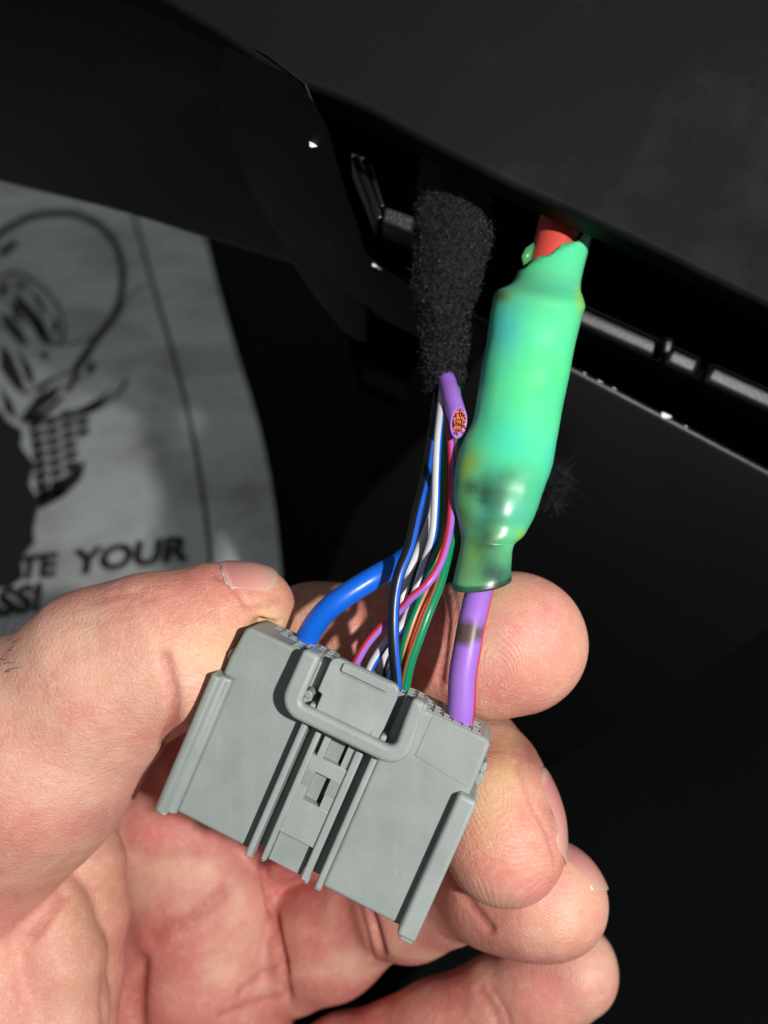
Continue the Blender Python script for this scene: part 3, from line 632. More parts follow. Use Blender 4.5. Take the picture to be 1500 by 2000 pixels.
def fibres(name, base, nrm, length, rad, parent, n, curl=.6, jitter=.25, mat=M_FIBRE):
    k = len(base); idx = rng.integers(0, k, n); B = base[idx] + rng.normal(size=(n, 3)) * jitter; N = nrm[idx]
    D = N * .12 + rng.normal(size=(n, 3)) * .8; D /= np.linalg.norm(D, axis=1)[:, None]
    cv = rng.normal(size=(n, 3)) * curl; ln = rng.uniform(.4, 1.0, n)[:, None] * length
    st = []
    for tt in (0, .33, .66, 1): st.append(B + D * ln * tt + cv * ln * tt * tt * .7)
    side = np.cross(D, rng.normal(size=(n, 3))); side /= np.linalg.norm(side, axis=1)[:, None]; sd2 = np.cross(D, side)
    V = np.zeros((n, 4, 3, 3))
    for i in range(4):
        rr = rad * (1, 1, .9, .5)[i]
        for j in range(3):
            th = j * 2.0944; V[:, i, j] = st[i] + (side * math.cos(th) + sd2 * math.sin(th)) * rr
    V = V.reshape(-1, 3); o0 = np.arange(n)[:, None] * 12; q = []
    for i in range(3):
        for j in range(3):
            q.append(np.stack([i * 3 + j + o0[:, 0], i * 3 + (j + 1) % 3 + o0[:, 0], (i + 1) * 3 + (j + 1) % 3 + o0[:, 0], (i + 1) * 3 + j + o0[:, 0]], 1))
    F = np.concatenate(q); o = mesh_obj(name, V, F, mat, parent); o['kind'] = 'stuff'; return o
fibres('tape_fibres', V, dr, .7, .04, harness, 30000)
# loose tuft behind the sleeve
tb = at(1078, 948, 150); tuft_core = []
u_ = rng.normal(size=(300, 3)); u_ /= np.linalg.norm(u_, axis=1)[:, None]
tuft = mesh_obj('fluff_tuft', np.array([tb + np.array([2.0 * math.cos(a) * math.cos(b), 2.6 * math.sin(a) * math.cos(b), 1.5 * math.sin(b)]) for b in np.linspace(-1.4, 1.4, 8) for a in np.linspace(0, 2 * math.pi, 12, endpoint=False)]),
                [(i * 12 + j, i * 12 + (j + 1) % 12, (i + 1) * 12 + (j + 1) % 12, (i + 1) * 12 + j) for i in range(7) for j in range(12)], M_TAPE)
tag(tuft, 'loose tuft of black tape fluff behind the right edge of the green sleeve', 'fluff')
fibres('fluff_fibres', tb + u_ * np.array([2.2, 2.8, 1.5]), u_, 2.6, .05, tuft, 900, 1.0, .5)

# ------------------------------------------------------------------ the hand: one implicit surface
VX = 0.45
LO = np.array([-92.0, -124.0, -184.0]); HI = np.array([42.0, -3.0, -93.0])
NG = np.ceil((HI - LO) / VX).astype(int) + 1
AX = [LO[i] + VX * np.arange(NG[i]) for i in range(3)]
BIG = 12.0
def new_field(): return np.full(NG, BIG, np.float32)
def smin(a, b, k):
    h = np.clip(k - np.abs(a - b), 0, None) / k
    return np.minimum(a, b) - h * h * k * .25
def chain(field, pts, k=2.0, zs=1.0):
    """rounded, tapering limb through (px, py, depth, radius in px); zs > 1 flattens it in depth"""
    C_ = [at(p[0], p[1], p[2]) for p in pts]; R_ = [p[3] * p[2] / FPX for p in pts]
    pairs = [(i, i + 1) for i in range(len(C_) - 1)] or [(0, 0)]
    for i, j in pairs:
        a, b, ra, rb = C_[i], C_[j], R_[i], R_[j]; rm = max(ra, rb) + 7
        lo = np.maximum(((np.minimum(a, b) - rm - LO) / VX).astype(int), 0); hi = np.minimum(((np.maximum(a, b) + rm - LO) / VX).astype(int) + 2, NG)
        if (hi <= lo).any(): continue
        sl_ = tuple(slice(lo[q], hi[q]) for q in range(3))
        x = (AX[0][sl_[0]] - a[0])[:, None, None].astype(np.float32); y = (AX[1][sl_[1]] - a[1])[None, :, None].astype(np.float32); z = ((AX[2][sl_[2]] - a[2]) * zs)[None, None, :].astype(np.float32)
        ba = (b - a) * np.array([1, 1, zs]); L2 = float(ba @ ba) + 1e-9
        tt = np.clip((x * ba[0] + y * ba[1] + z * ba[2]) / L2, 0, 1)
        d = np.sqrt((x - tt * ba[0]) ** 2 + (y - tt * ba[1]) ** 2 + (z - tt * ba[2]) ** 2) - (ra + (rb - ra) * tt)
        field[sl_] = smin(field[sl_], d.astype(np.float32), k)
    return field
thumb = new_field()
chain(thumb, [(-450, 1850, 140, 320), (-150, 1645, 130, 268), (20, 1490, 123, 230), (65, 1455, 121, 214), (210, 1322, 117, 172), (300, 1268, 115.5, 148)], 3, 1.15)
thumb2 = new_field()
chain(thumb2, [(290, 1275, 117, 150), (345, 1262, 116.5, 141), (430, 1212, 117, 106), (492, 1190, 118.5, 85)], 3, 1.0)
chain(thumb2, [(340, 1310, 115.5, 118), (400, 1330, 114.5, 92)], 3)
thumb = smin(thumb, thumb2, 1.6)
web = new_field()
chain(web, [(120, 1600, 140, 90), (160, 1690, 138, 78), (168, 1790, 137, 79), (152, 1900, 137, 84), (130, 2050, 138, 90), (100, 2250, 140, 100)], 2)
web2 = new_field()
chain(web2, [(40, 1700, 131, 80), (88, 1790, 129, 80), (112, 1880, 128, 86), (108, 1980, 128, 96), (90, 2150, 130, 110)], 2)
web3 = new_field()
chain(web3, [(-40, 1850, 126, 110), (0, 1960, 125, 108), (0, 2150, 126, 120)], 2)
palm = new_field()
chain(palm, [(330, 1590, 168, 150), (395, 1745, 165, 145), (408, 1880, 165, 147), (425, 2080, 168, 155)], 5)
chain(palm, [(150, 1700, 180, 260), (200, 1950, 180, 260), (100, 2250, 180, 300)], 6)
chain(palm, [(-300, 2000, 175, 420), (0, 2350, 178, 400)], 6)
ring = new_field()
chain(ring, [(470, 1800, 172, 120), (560, 1848, 168, 118), (640, 1826, 163, 114), (715, 1778, 158, 104)], 3)
ring2 = new_field(); chain(ring2, [(735, 1770, 157, 98), (800, 1762, 150, 98), (870, 1745, 143, 96)], 3)
ring3 = new_field(); chain(ring3, [(900, 1738, 139, 92), (975, 1742, 130, 98), (1050, 1756, 125, 104), (1083, 1762, 124, 101)], 4)
ring = smin(smin(ring, ring2, 1.2), ring3, 1.5)
mid = new_field(); chain(mid, [(380, 1560, 172, 130), (520, 1606, 170, 114), (640, 1580, 164, 112), (780, 1540, 156, 108), (880, 1490, 146, 98)], 3)
mid2 = new_field(); chain(mid2, [(880, 1488, 146, 96), (928, 1474, 136, 88), (952, 1520, 128, 98)], 3)
chain(mid2, [(952, 1520, 128, 96), (968, 1580, 120.5, 108), (982, 1640, 117.5, 108), (986, 1654, 117.2, 101)], 4)
mid = smin(mid, mid2, 2.0)
idx = new_field(); chain(idx, [(360, 1480, 166, 140), (500, 1340, 148, 128), (620, 1268, 135, 124), (730, 1262, 130, 121)], 3)
idx2 = new_field(); chain(idx2, [(730, 1262, 130, 120), (860, 1262, 126, 113)], 3)
idx3 = new_field(); chain(idx3, [(890, 1262, 126, 116), (955, 1266, 122.5, 124), (1012, 1253, 121, 134)], 4)
idx = smin(smin(idx, idx2, 1.5), idx3, 1.6)
pink = new_field(); chain(pink, [(300, 2320, 172, 130), (500, 2185, 166, 112), (680, 2092, 158, 98), (860, 2022, 151, 92), (985, 1960, 147, 88)], 3)
pink2 = new_field(); chain(pink2, [(985, 1960, 147, 87), (1060, 1925, 144, 88), (1122, 1894, 142, 87)], 3)
pink = smin(pink, pink2, 1.6)
body = smin(palm, ring, 1.6); body = smin(body, mid, 1.4); body = smin(body, idx, 1.4); body = smin(body, pink, 1.4)
webs = smin(smin(web2, web3, 1.2), web, 1.0)
body = smin(body, webs, 1.0); body = smin(body, thumb, .9)
del web, web2, web3, palm, thumb2, ring2, ring3, mid2, idx2, idx3, pink2
HAND = body
# skin pressed flat where it touches the connector
X3, Y3, Z3 = np.meshgrid(AX[0].astype(np.float32), AX[1].astype(np.float32), AX[2].astype(np.float32), indexing='ij')
lx = (X3 - TC[0]) * RC[0, 0] + (Y3 - TC[1]) * RC[1, 0] + (Z3 - TC[2]) * RC[2, 0]
ly = (X3 - TC[0]) * RC[0, 1] + (Y3 - TC[1]) * RC[1, 1] + (Z3 - TC[2]) * RC[2, 1]
lz = (X3 - TC[0]) * RC[0, 2] + (Y3 - TC[1]) * RC[1, 2] + (Z3 - TC[2]) * RC[2, 2]
bx = np.maximum(np.maximum(np.abs(lx) - 18.2, np.maximum(ly - .1, -27.4 - ly)), np.maximum(-lz - THK - .05, lz - 6))
del lx, ly, lz, X3, Y3, Z3
nb = -bx; kk = .7; h = np.clip(kk - np.abs(HAND - nb), 0, None) / kk; HAND = np.maximum(HAND, nb) + h * h * kk * .25
del bx, nb, h
HAND[0] = HAND[-1] = 1; HAND[:, 0] = 1; HAND[:, -1] = 1; HAND[:, :, 0] = 1; HAND[:, :, -1] = 1
def surface_nets(f):
    ins = f < 0; nx, ny, nz = f.shape
    s = np.zeros((nx - 1, ny - 1, nz - 1), np.uint8); off = [(i, j, k) for i in (0, 1) for j in (0, 1) for k in (0, 1)]
    for (i, j, k) in off: s += ins[i:nx - 1 + i, j:ny - 1 + j, k:nz - 1 + k]
    act = (s > 0) & (s < 8); I = np.argwhere(act); idm = np.full(act.shape, -1, np.int32); idm[act] = np.arange(len(I))
    acc = np.zeros((len(I), 3)); cnt = np.zeros(len(I))
    val = {o: f[I[:, 0] + o[0], I[:, 1] + o[1], I[:, 2] + o[2]] for o in off}
    for a in off:
        for ax in range(3):
            if a[ax]: continue
            b = list(a); b[ax] = 1; b = tuple(b); va, vb = val[a], val[b]; m = (va < 0) != (vb < 0)
            tt = np.where(m, va / np.where(m, va - vb, 1), 0); p = np.tile(np.array(a, float), (len(I), 1)); p[:, ax] += tt
            acc[m] += p[m]; cnt += m
    V = I + acc / cnt[:, None]; Q = []
    for ax in range(3):
        u, v = (ax + 1) % 3, (ax + 2) % 3
        A_ = [slice(None)] * 3; B_ = [slice(None)] * 3; A_[ax] = slice(0, -1); B_[ax] = slice(1, None)
        ch = ins[tuple(A_)] != ins[tuple(B_)]; E_ = np.argwhere(ch); E_ = E_[(E_[:, u] > 0) & (E_[:, v] > 0) & (E_[:, u] < f.shape[u] - 1) & (E_[:, v] < f.shape[v] - 1)]
        inside0 = ins[E_[:, 0], E_[:, 1], E_[:, 2]]
        q = []
        for du, dv in ((0, 0), (1, 0), (1, 1), (0, 1)):
            c_ = E_.copy(); c_[:, u] -= du; c_[:, v] -= dv; q.append(idm[c_[:, 0], c_[:, 1], c_[:, 2]])
        q = np.stack(q, 1); q[~inside0] = q[~inside0][:, ::-1]; Q.append(q)
    return V, np.concatenate(Q)
V, Q = surface_nets(HAND); V = LO + V * VX
# keep only the main shell
def grad(P):
    e = .5; g = np.stack([samp(P + np.eye(3)[i] * e) - samp(P - np.eye(3)[i] * e) for i in range(3)], 1); n = np.linalg.norm(g, axis=1)[:, None]; return g / np.maximum(n, 1e-6)
def samp(P):
    q = (P - LO) / VX; q = np.clip(q, 0, NG - 1.001); i = q.astype(int); f = q - i; out = 0
    for a in (0, 1):
        for b in (0, 1):
            for c in (0, 1):
                wgt = (f[:, 0] if a else 1 - f[:, 0]) * (f[:, 1] if b else 1 - f[:, 1]) * (f[:, 2] if c else 1 - f[:, 2])
                out = out + wgt * HAND[i[:, 0] + a, i[:, 1] + b, i[:, 2] + c]
    return out
G = grad(V)
X, Y = px_of(V)
facing = np.clip(G[:, 2] * 1.5 + .6, 0, 1)
# --- creases and soft folds, cut into the surface
def poly_dist(X, Y, P):
    best = np.full(len(X), 1e9); side = np.zeros(len(X))
    P = np.array(cr2(P, 5))
    for (x0, y0), (x1, y1) in zip(P[:-1], P[1:]):
        dx, dy = x1 - x0, y1 - y0; L = dx * dx + dy * dy + 1e-9; t_ = np.clip(((X - x0) * dx + (Y - y0) * dy) / L, 0, 1)
        d = np.hypot(X - x0 - t_ * dx, Y - y0 - t_ * dy); best = np.minimum(best, d)
    return best
Dp = -V[:, 2]
creases = [  # points, width px, depth mm, depth range
    ([(322, 1285), (337, 1340), (338, 1400), (325, 1455)], 11, .8, (95, 125)),
    ([(270, 1160), (310, 1175), (345, 1205)], 10, .12, (95, 125)), ([(235, 1150), (275, 1180), (300, 1215)], 9, .10, (95, 125)), ([(180, 1175), (230, 1165), (280, 1148)], 9, .14, (95, 130)),
    ([(200, 1190), (250, 1185), (300, 1165)], 8, .1, (95, 130)), ([(150, 1215), (210, 1210), (260, 1200)], 9, .1, (95, 130)),
    ([(60, 1835), (90, 1800), (125, 1750)], 12, .7, (100, 140)), ([(205, 1900), (200, 1960), (205, 2010)], 8, .4, (100, 140)),
    ([(275, 1880), (270, 1950), (272, 2020)], 14, .6, (130, 170)), ([(300, 1830), (380, 1790), (440, 1740)], 16, .35, (130, 170)), ([(250, 1650), (300, 1670), (380, 1660)], 14, .2, (130, 170)),
    ([(470, 1940), (510, 1905), (555, 1880)], 9, .3, (135, 175)), ([(430, 1985), (500, 1960), (560, 1945)], 9, .25, (135, 175)), ([(512, 1690), (530, 1760), (545, 1850), (562, 1950)], 9, .6, (135, 175)),
    ([(526, 1740), (545, 1820), (560, 1900)], 5, .3, (135, 175)), ([(700, 1720), (728, 1790), (748, 1860)], 8, .6, (120, 165)), ([(690, 1730), (712, 1800), (728, 1870)], 5, .2, (120, 165)),
    ([(880, 1700), (915, 1760), (955, 1815)], 10, .45, (115, 150)), ([(940, 1935), (965, 1975), (975, 2010)], 10, .35, (120, 160)), ([(960, 1930), (985, 1965), (998, 2005)], 6, .2, (120, 160)),
    ([(862, 1140), (872, 1200), (868, 1260), (860, 1330)], 10, .6, (105, 135)), ([(885, 1150), (893, 1210), (888, 1280), (878, 1340)], 6, .25, (105, 135)), ([(700, 1150), (705, 1200), (695, 1260)], 10, .45, (110, 140)), ([(720, 1150), (726, 1210), (715, 1270)], 6, .25, (110, 140)),
    ([(1008, 1492), (1032, 1560), (1066, 1625), (1086, 1690)], 5, .25, (100, 130)), ([(418, 1120), (450, 1142), (480, 1176)], 6, .35, (95, 130)), ([(480, 1180), (515, 1180), (550, 1168)], 8, .3, (95, 130)),
]
crease_a = np.zeros(len(V))
disp = np.zeros(len(V))
for P, wd, dp, (d0, d1) in creases:
    g = np.exp(-(poly_dist(X, Y, P) / wd) ** 2) * ((Dp > d0) & (Dp < d1)) * facing
    dp = dp * (1.8 if d1 > 160 else 1.0)
    disp -= dp * g; crease_a = np.maximum(crease_a, g * min(1, dp * 1.6))
nail_zone = np.exp(-(((X - 1060) / 45) ** 2 + ((Y - 1590) / 110) ** 2)) + np.exp(-(((X - 1150) / 45) ** 2 + ((Y - 1715) / 80) ** 2)) + np.exp(-(((X - 490) / 70) ** 2 + ((Y - 1130) / 40) ** 2))
disp += fbm(V, .16, 11, 3) * .28 * np.clip(1 - nail_zone * 1.3, 0, 1)
V0 = V.copy()
V = V + G * disp[:, None]
# --- skin tone, pigment and blood, plus crease shade and finger shading painted in
C = np.tile(np.array(sl((221, 163, 141))), (len(V), 1))
palmar = np.clip((Dp - 128) / 14, 0, 1) * 1.0
C = lerp3(C, np.array(sl((195, 122, 111))), palmar)
def sblob(x, y, rx, ry, col, amt, dr_=(90, 190), rot=0):
    global C
    ca, sa = math.cos(rot), math.sin(rot); dx = X - x; dy = Y - y; u = (dx * ca + dy * sa) / rx; v = (-dx * sa + dy * ca) / ry
    f = amt * np.exp(-(u * u + v * v)) * ((Dp > dr_[0]) & (Dp < dr_[1])); C = lerp3(C, np.array(sl(col)), f)
YEL = (222, 190, 138); RED = (214, 118, 112); PALE = (232, 186, 160); OL = (196, 150, 120)
for a_ in ((500, 1215, 90, 45, YEL, .95, (95, 128)), (430, 1260, 60, 60, YEL, .6, (95, 128)), (560, 1180, 25, 60, (215, 180, 140), .7, (95, 128)), (380, 1180, 110, 45, (222, 150, 132), .6, (95, 128)), (240, 1170, 80, 30, (216, 135, 122), .7), (120, 1350, 160, 120, (232, 178, 156), .6, (95, 132)),
           (60, 1560, 120, 80, (228, 165, 150), .6, (95, 135)), (250, 1480, 60, 90, (222, 160, 145), .5, (95, 130)), (200, 1600, 50, 40, (200, 150, 140), .7, (95, 135)), (20, 1800, 60, 60, (216, 130, 122), .7, (95, 145)), (200, 1760, 60, 160, OL, .8, (120, 145)), (170, 1950, 60, 120, (205, 150, 125), .6, (110, 145)), (30, 1960, 70, 80, (220, 150, 140), .5),
           (350, 1400, 30, 60, (224, 160, 140), .5, (95, 128)), (300, 1640, 50, 40, RED, .7, (130, 180)), (340, 1680, 120, 30, PALE, .35, (130, 180)), (400, 1700, 40, 25, PALE, .5, (130, 180)), (260, 1760, 35, 40, PALE, .3, (130, 180)), (320, 1830, 60, 30, RED, .5, (130, 180)), (480, 1780, 30, 50, PALE, .5, (130, 180)), (440, 1900, 60, 40, PALE, .5, (130, 180)),
           (400, 1840, 40, 25, RED, .4, (130, 180)), (330, 1960, 60, 40, (220, 160, 142), .5, (130, 180)), (390, 1960, 30, 30, RED, .4, (130, 180)), (270, 1950, 18, 70, (190, 105, 95), .7, (130, 180)), (560, 1690, 60, 30, (190, 95, 95), .8, (130, 180)), (620, 1820, 50, 50, RED, .5, (130, 180)), (690, 1870, 40, 25, PALE, .6, (130, 180)), (620, 1900, 60, 20, PALE, .5, (130, 180)), (540, 1850, 12, 80, (190, 100, 98), .7, (130, 180)),
           (800, 1800, 60, 30, PALE, .4, (120, 160)), (745, 1790, 14, 60, (190, 105, 100), .6, (120, 165)), (860, 1780, 40, 30, RED, .3, (120, 160)), (920, 1770, 20, 50, (200, 112, 105), .6, (115, 150)), (1060, 1730, 50, 40, (226, 130, 130), .7, (105, 140)), (1110, 1800, 50, 40, PALE, .5, (105, 140)), (1000, 1800, 40, 30, (216, 138, 122), .6, (105, 140)),
           (1010, 1600, 50, 60, (228, 150, 130), .7, (100, 130)), (980, 1500, 40, 70, YEL, .9, (100, 135)), (940, 1600, 35, 60, YEL, .7, (100, 130)), (1050, 1690, 30, 40, (226, 180, 145), .6, (100, 130)), (1040, 1455, 34, 60, (160, 98, 84), .95, (100, 145)), (1080, 1570, 22, 80, (170, 104, 94), .8, (100, 140)), (940, 1700, 60, 30, RED, .4, (100, 130)),  # includes brown blobs that paint shading on the middle finger's upper side
           (1010, 1160, 35, 15, RED, .5, (105, 132)), (1060, 1210, 50, 50, (230, 150, 140), .6, (105, 132)), (1080, 1290, 60, 40, (228, 165, 145), .5, (105, 132)), (990, 1330, 60, 40, (222, 140, 128), .6, (105, 132)), (985, 1160, 60, 20, (226, 190, 150), .6, (105, 132)), (850, 1230, 60, 80, (214, 140, 125), .8, (105, 140)), (650, 1200, 90, 60, (198, 128, 108), .8, (110, 150)), (770, 1200, 50, 60, (205, 120, 108), .6, (110, 145)),
           (600, 1230, 40, 60, (180, 110, 90), .5, (110, 150)), (960, 1950, 20, 50, (198, 110, 108), .5, (120, 170)), (1080, 1930, 50, 35, (214, 125, 122), .7, (120, 165)), (1170, 1860, 40, 40, (222, 160, 145), .6, (120, 165)), (800, 1990, 120, 30, (216, 150, 135), .5, (120, 170))):
    sblob(*a_)
nz = fbm(V0, .28, 21, 4); nz2 = fbm(V0, .7, 22, 3)
C = lerp3(C, np.array(sl((206, 112, 106))), np.clip(nz, 0, 1) * .5); C = lerp3(C, np.array(sl((234, 192, 166))), np.clip(-nz - .05, 0, 1) * .5)
C = lerp3(C, np.array(sl((200, 108, 104))), np.clip(nz2, 0, 1) * .25)
C = lerp3(C, np.array(sl((176, 92, 84))), np.clip(crease_a, 0, 1) * .6)  # shade in the creases painted into the tone
# --- fingerprint ridges (mm phase) and where they show
def ridge(px, py, d, sx, sy, rot, rad, dmin, dmax):
    c0 = at(px, py, d); q = V0 - c0; ca, sa = math.cos(rot), math.sin(rot); u = (q[:, 0] * ca + q[:, 1] * sa) / sx; v = (-q[:, 0] * sa + q[:, 1] * ca) / sy
    ph = np.sqrt(u * u + v * v + .3 * q[:, 2] ** 2) + .4 * np.sin(v * .9 + .5) * np.cos(u * .6) + .12 * fbm(V0, .9, 41, 2); m_ = np.clip(1.6 - np.hypot(X - px, Y - py) / rad, 0, 1) * ((Dp > dmin) & (Dp < dmax)) * facing
    return ph, m_
phase = V0[:, 0] * .3 + V0[:, 1] * 1.2; rm_ = np.zeros(len(V))
for a_ in ((975, 1300, 113, .9, 1.7, .25, 150, 104, 131), (955, 1470, 110, 1.0, 2.6, .1, 190, 100, 126), (1040, 1720, 116, 1.0, 2.0, .9, 115, 108, 140), (1085, 1900, 133, 1.2, 1.6, .9, 80, 125, 150), (400, 1400, 110, 1.0, 2.0, .6, 90, 98, 122)):
    ph, m_ = ridge(*a_); m_ = m_ * 1.0; nm_ = np.abs(m_ - rm_); phase = np.where(m_ > rm_, ph, phase); rm_ = np.where((m_ > 0.02) & (rm_ > 0.02), np.maximum(rm_, m_) * np.clip(nm_ * 2.5, 0, 1), np.maximum(rm_, m_))
dorsal = np.clip(1 - palmar, 0, 1) * (1 - np.clip(rm_, 0, 1))
t = NT('skin')
cA = t.attr('tone', 'Color')
def wr(scale, sx, sy, sz, rot=(0, 0, 0)):
    mp = t.n('ShaderNodeMapping'); mp.inputs['Scale'].default_value = (sx, sy, sz); mp.inputs['Rotation'].default_value = rot; t.l(t.obj(), mp.inputs[0])
    v = t.n('ShaderNodeTexVoronoi', feature='DISTANCE_TO_EDGE', i_Scale=scale); wn = t.n('ShaderNodeTexNoise', i_Scale=500.0, i_Detail=2.0); t.l(t.obj(), wn.inputs['Vector']); ad = t.n('ShaderNodeVectorMath', operation='MULTIPLY_ADD'); t.l(wn.outputs['Color'], ad.inputs[0]); ad.inputs[1].default_value = (.0016,) * 3; t.l(mp.outputs[0], ad.inputs[2]); t.l(ad.outputs[0], v.inputs['Vector']); return t.ramp(v.outputs['Distance'], [(0, 0.0), (.16, 1.0)])
fine = t.noise(2600, 4, .65); med = t.noise(520, 5, .6)
w1 = wr(1500, 1, .35, 1, (.3, .2, .9)); w2 = wr(1000, .3, 1, 1, (.5, .1, -.5))
rid = t.math('SINE', t.math('MULTIPLY', t.attr('ridge_phase'), 2 * math.pi / .44))
ridm = t.math('MULTIPLY', t.math('MULTIPLY', rid, t.attr('ridge_mask')), t.ramp(med, [(.3, .4), (.6, 1.0)]))
h = t.math('ADD', t.math('MULTIPLY', fine, .5), t.math('MULTIPLY', t.math('ADD', t.math('MULTIPLY', w1, .18), t.math('MULTIPLY', w2, .18)), t.math('SUBTRACT', 1.0, t.math('MULTIPLY', t.attr('ridge_mask'), .75))))
h = t.math('ADD', h, t.math('MULTIPLY', ridm, .12)); h = t.math('ADD', h, t.math('MULTIPLY', med, .9))
mott = t.noise(330, 5, .65)
c = t.mix(t.math('MULTIPLY', t.ramp(mott, [(.48, 0.0), (.72, 1.0)]), .30), cA, sl((205, 105, 100)))
c = t.mix(t.math('MULTIPLY', t.ramp(med, [(.5, 0.0), (.75, 1.0)]), .22), c, sl((240, 200, 178)))
c = t.mix(t.math('MULTIPLY', t.math('SUBTRACT', 1.0, w1), .07), c, sl((240, 214, 196)))
c = t.mix(t.math('MULTIPLY', t.math('MAXIMUM', ridm, 0.0), .09), c, sl((246, 214, 196)))
spk = t.noise(3300, 2, .5); c = t.mix(t.math('MULTIPLY', t.math('MULTIPLY', t.ramp(spk, [(.60, 0.0), (.70, 1.0)]), t.ramp(med, [(.35, .2), (.6, 1.0)])), .32), c, sl((250, 224, 206)))  # pale specks paint fine glints on the skin
c = t.mix(t.math('MULTIPLY', t.ramp(spk, [(.30, 1.0), (.42, 0.0)]), .16), c, sl((176, 104, 92)))
rg = t.ramp(fine, [(.35, .38), (.65, .6)])
M_SKIN = t.set(Base_Color=c, Roughness=rg, Subsurface_Weight=.22, Subsurface_Radius=(1.0, .32, .18), Subsurface_Scale=.0011, Specular_IOR_Level=.42, Normal=t.bump(h, .8, .18))
hand = mesh_obj('hand', V, Q, M_SKIN, origin=to_world([at(100, 1900, 170)])[0])
tag(hand, 'bare left hand holding the grey connector between thumb and fingertips', 'hand')
a_ = hand.data.color_attributes.new('tone', 'FLOAT_COLOR', 'POINT')
if len(hand.data.vertices) == len(C):
    C4 = np.ones((len(C), 4), np.float32); C4[:, :3] = C; a_.data.foreach_set('color', C4.ravel()); vflt(hand, 'ridge_phase', phase); vflt(hand, 'ridge_mask', np.clip(rm_, 0, 1))
print('hand verts', len(V), 'quads', len(Q))

# --- nails: thin curved plates seated on the fingertips
t = NT('fingernail'); tz = t.attr('nail_t'); n = t.noise(900, 3)
c = t.ramp(tz, [(0.0, sl((226, 186, 170))), (.12, sl((204, 136, 130))), (.72, sl((216, 156, 144))), (.97, sl((208, 168, 148)))])
M_NAIL = t.set(Base_Color=c, Roughness=.3, Subsurface_Weight=.2, Subsurface_Scale=.001, Normal=t.bump(n, .15, .05), Coat_Weight=.1, Coat_Roughness=.3)
M_NAILW = NT('nail_free_edge').set(Base_Color=sl((222, 205, 180)), Roughness=.4)
M_FLAKE = NT('dry_cuticle_skin').set(Base_Color=sl((235, 226, 216)), Roughness=.6)
def nail(A_, B_, n0, half, ext=.06, off=.22, curve=.35):
    A_ = at(*A_); B_ = at(*B_); ax = B_ - A_; L = np.linalg.norm(ax); ax /= L; n0 = np.array(n0, float); n0 -= ax * (n0 @ ax); n0 /= np.linalg.norm(n0); b0 = np.cross(ax, n0)
    NT_, NA = 26, 25; P = []; tv = []
    for i in range(NT_):
        for j in range(NA):
            s = -1 + 2 * j / (NA - 1); th = math.radians(half) * s
            t0 = .12 * (abs(s) ** 2.2) - 0 + 0; t1 = 1 - .22 * abs(s) ** 2.4
            tt = (1 - i / (NT_ - 1)) * (.0 + .16 * (1 - s * s) * -1 + .16) + (i / (NT_ - 1)) * t1
            o_ = A_ + ax * L * tt; d_ = n0 * math.cos(th) + b0 * math.sin(th); P.append((o_, d_)); tv.append(i / (NT_ - 1))
    O = np.array([p[0] for p in P]); D = np.array([p[1] for p in P]); r = np.full(len(P), 1.0)
    for _ in range(40): r += np.clip(-(samp(O + D * r[:, None]) ), -.6, .8) * .8
    R2 = r.reshape(NT_, NA)
    for _ in range(6):
        R2[1:-1] = (R2[:-2] + 2 * R2[1:-1] + R2[2:]) / 4; R2[:, 1:-1] = (R2[:, :-2] + 2 * R2[:, 1:-1] + R2[:, 2:]) / 4
    R2 = np.minimum(R2, np.median(R2) * 1.5)
    tvv = np.array(tv).reshape(NT_, NA); ss = np.linspace(-1, 1, NA)[None, :]
    lift_ = off + .08 * np.clip((tvv - .8) / .2, 0, 1) - .35 * np.abs(ss) ** 6 - .3 * np.clip((.06 - tvv) / .06, 0, 1)
    Vn = O + D * (R2 + lift_).ravel()[:, None]
    F_ = [(i * NA + j, i * NA + j + 1, (i + 1) * NA + j + 1, (i + 1) * NA + j) for i in range(NT_ - 1) for j in range(NA - 1)]
    o = mesh_obj('fingernail', Vn, F_, M_NAIL, hand); fix_normals(o); vflt(o, 'nail_t', tv)
    s_ = o.modifiers.new('thickness', 'SOLIDIFY'); s_.thickness = .00025; s_.offset = 0
    return o, Vn.reshape(NT_, NA, 3)
n1, G1 = nail((438, 1196, 117), (546, 1186, 118.5), (-.05, .95, .34), 40)
n2, G2 = nail((972, 1500, 122), (988, 1692, 117.6), (.93, .05, .12), 42, off=.16)
n3, G3 = nail((1030, 1700, 127), (1102, 1800, 124), (.84, .5, .08), 42, off=.16)
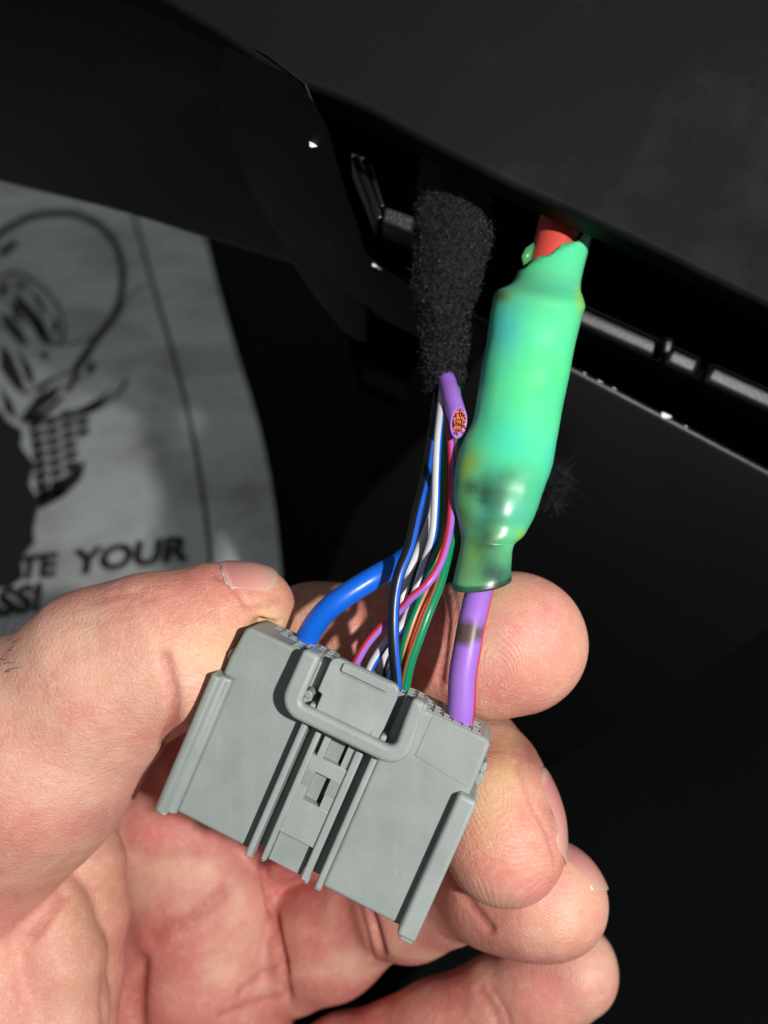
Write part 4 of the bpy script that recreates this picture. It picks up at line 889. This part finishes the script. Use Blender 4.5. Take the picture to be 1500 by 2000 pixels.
def flake(Pl, rad, parent):
    P = np.array(Pl); P = P + rng.normal(size=P.shape) * .06; V_ = []; F_ = []
    for i, p in enumerate(P):
        rr = rad * random.uniform(.5, 1.3)
        for j in range(5): V_.append(p + rr * np.array([math.cos(j * 1.2566), math.sin(j * 1.2566), .5 * math.sin(j * 2)]))
    for i in range(len(P) - 1):
        for j in range(5): F_.append((i * 5 + j, i * 5 + (j + 1) % 5, i * 5 + 5 + (j + 1) % 5, i * 5 + 5 + j))
    o = mesh_obj('dry_cuticle', np.array(V_), F_, M_FLAKE, parent, smooth=False); return o
flake([G1[0, j] + np.array([0, 0, .12]) for j in range(2, 23)], .11, hand)
flake([G2[0, j] + np.array([0, 0, .1]) for j in range(4, 22)], .10, hand)
flake([G2[i, 24] if G2[5, 24][2] > G2[5, 0][2] else G2[i, 0] for i in range(4, 25)], .10, hand)
flake([G3[i, 24] if G3[5, 24][2] > G3[5, 0][2] else G3[i, 0] for i in range(8, 25)], .10, hand)
# --- a few dark hairs at the wrist side of the thumb
Vh = []; Fh = []
for k in range(18):
    x0, y0 = random.uniform(-60, 30), random.uniform(1245, 1310)
    p = at(x0, y0, 112); 
    for _ in range(60): p = p + np.array([0, 0, -1]) * np.clip(samp(p[None])[0], -.8, .8) * .8
    dirx = np.array([random.uniform(.3, 1), random.uniform(-.1, .9), .35]); dirx /= np.linalg.norm(dirx); L = random.uniform(2, 5.5); cv = np.array([.2, random.uniform(-.8, .2), -.3])
    k0 = len(Vh)
    for i in range(6):
        s = i / 5; c_ = p + dirx * L * s + cv * L * s * s * .5; rr = .045 * (1 - .7 * s)
        for j in range(3): Vh.append(c_ + rr * np.array([math.cos(j * 2.09), math.sin(j * 2.09), 0]))
    for i in range(5):
        for j in range(3): Fh.append((k0 + i * 3 + j, k0 + i * 3 + (j + 1) % 3, k0 + i * 3 + 3 + (j + 1) % 3, k0 + i * 3 + 3 + j))
o = mesh_obj('skin_hairs', np.array(Vh), Fh, M_HAIR, hand); o['kind'] = 'stuff'
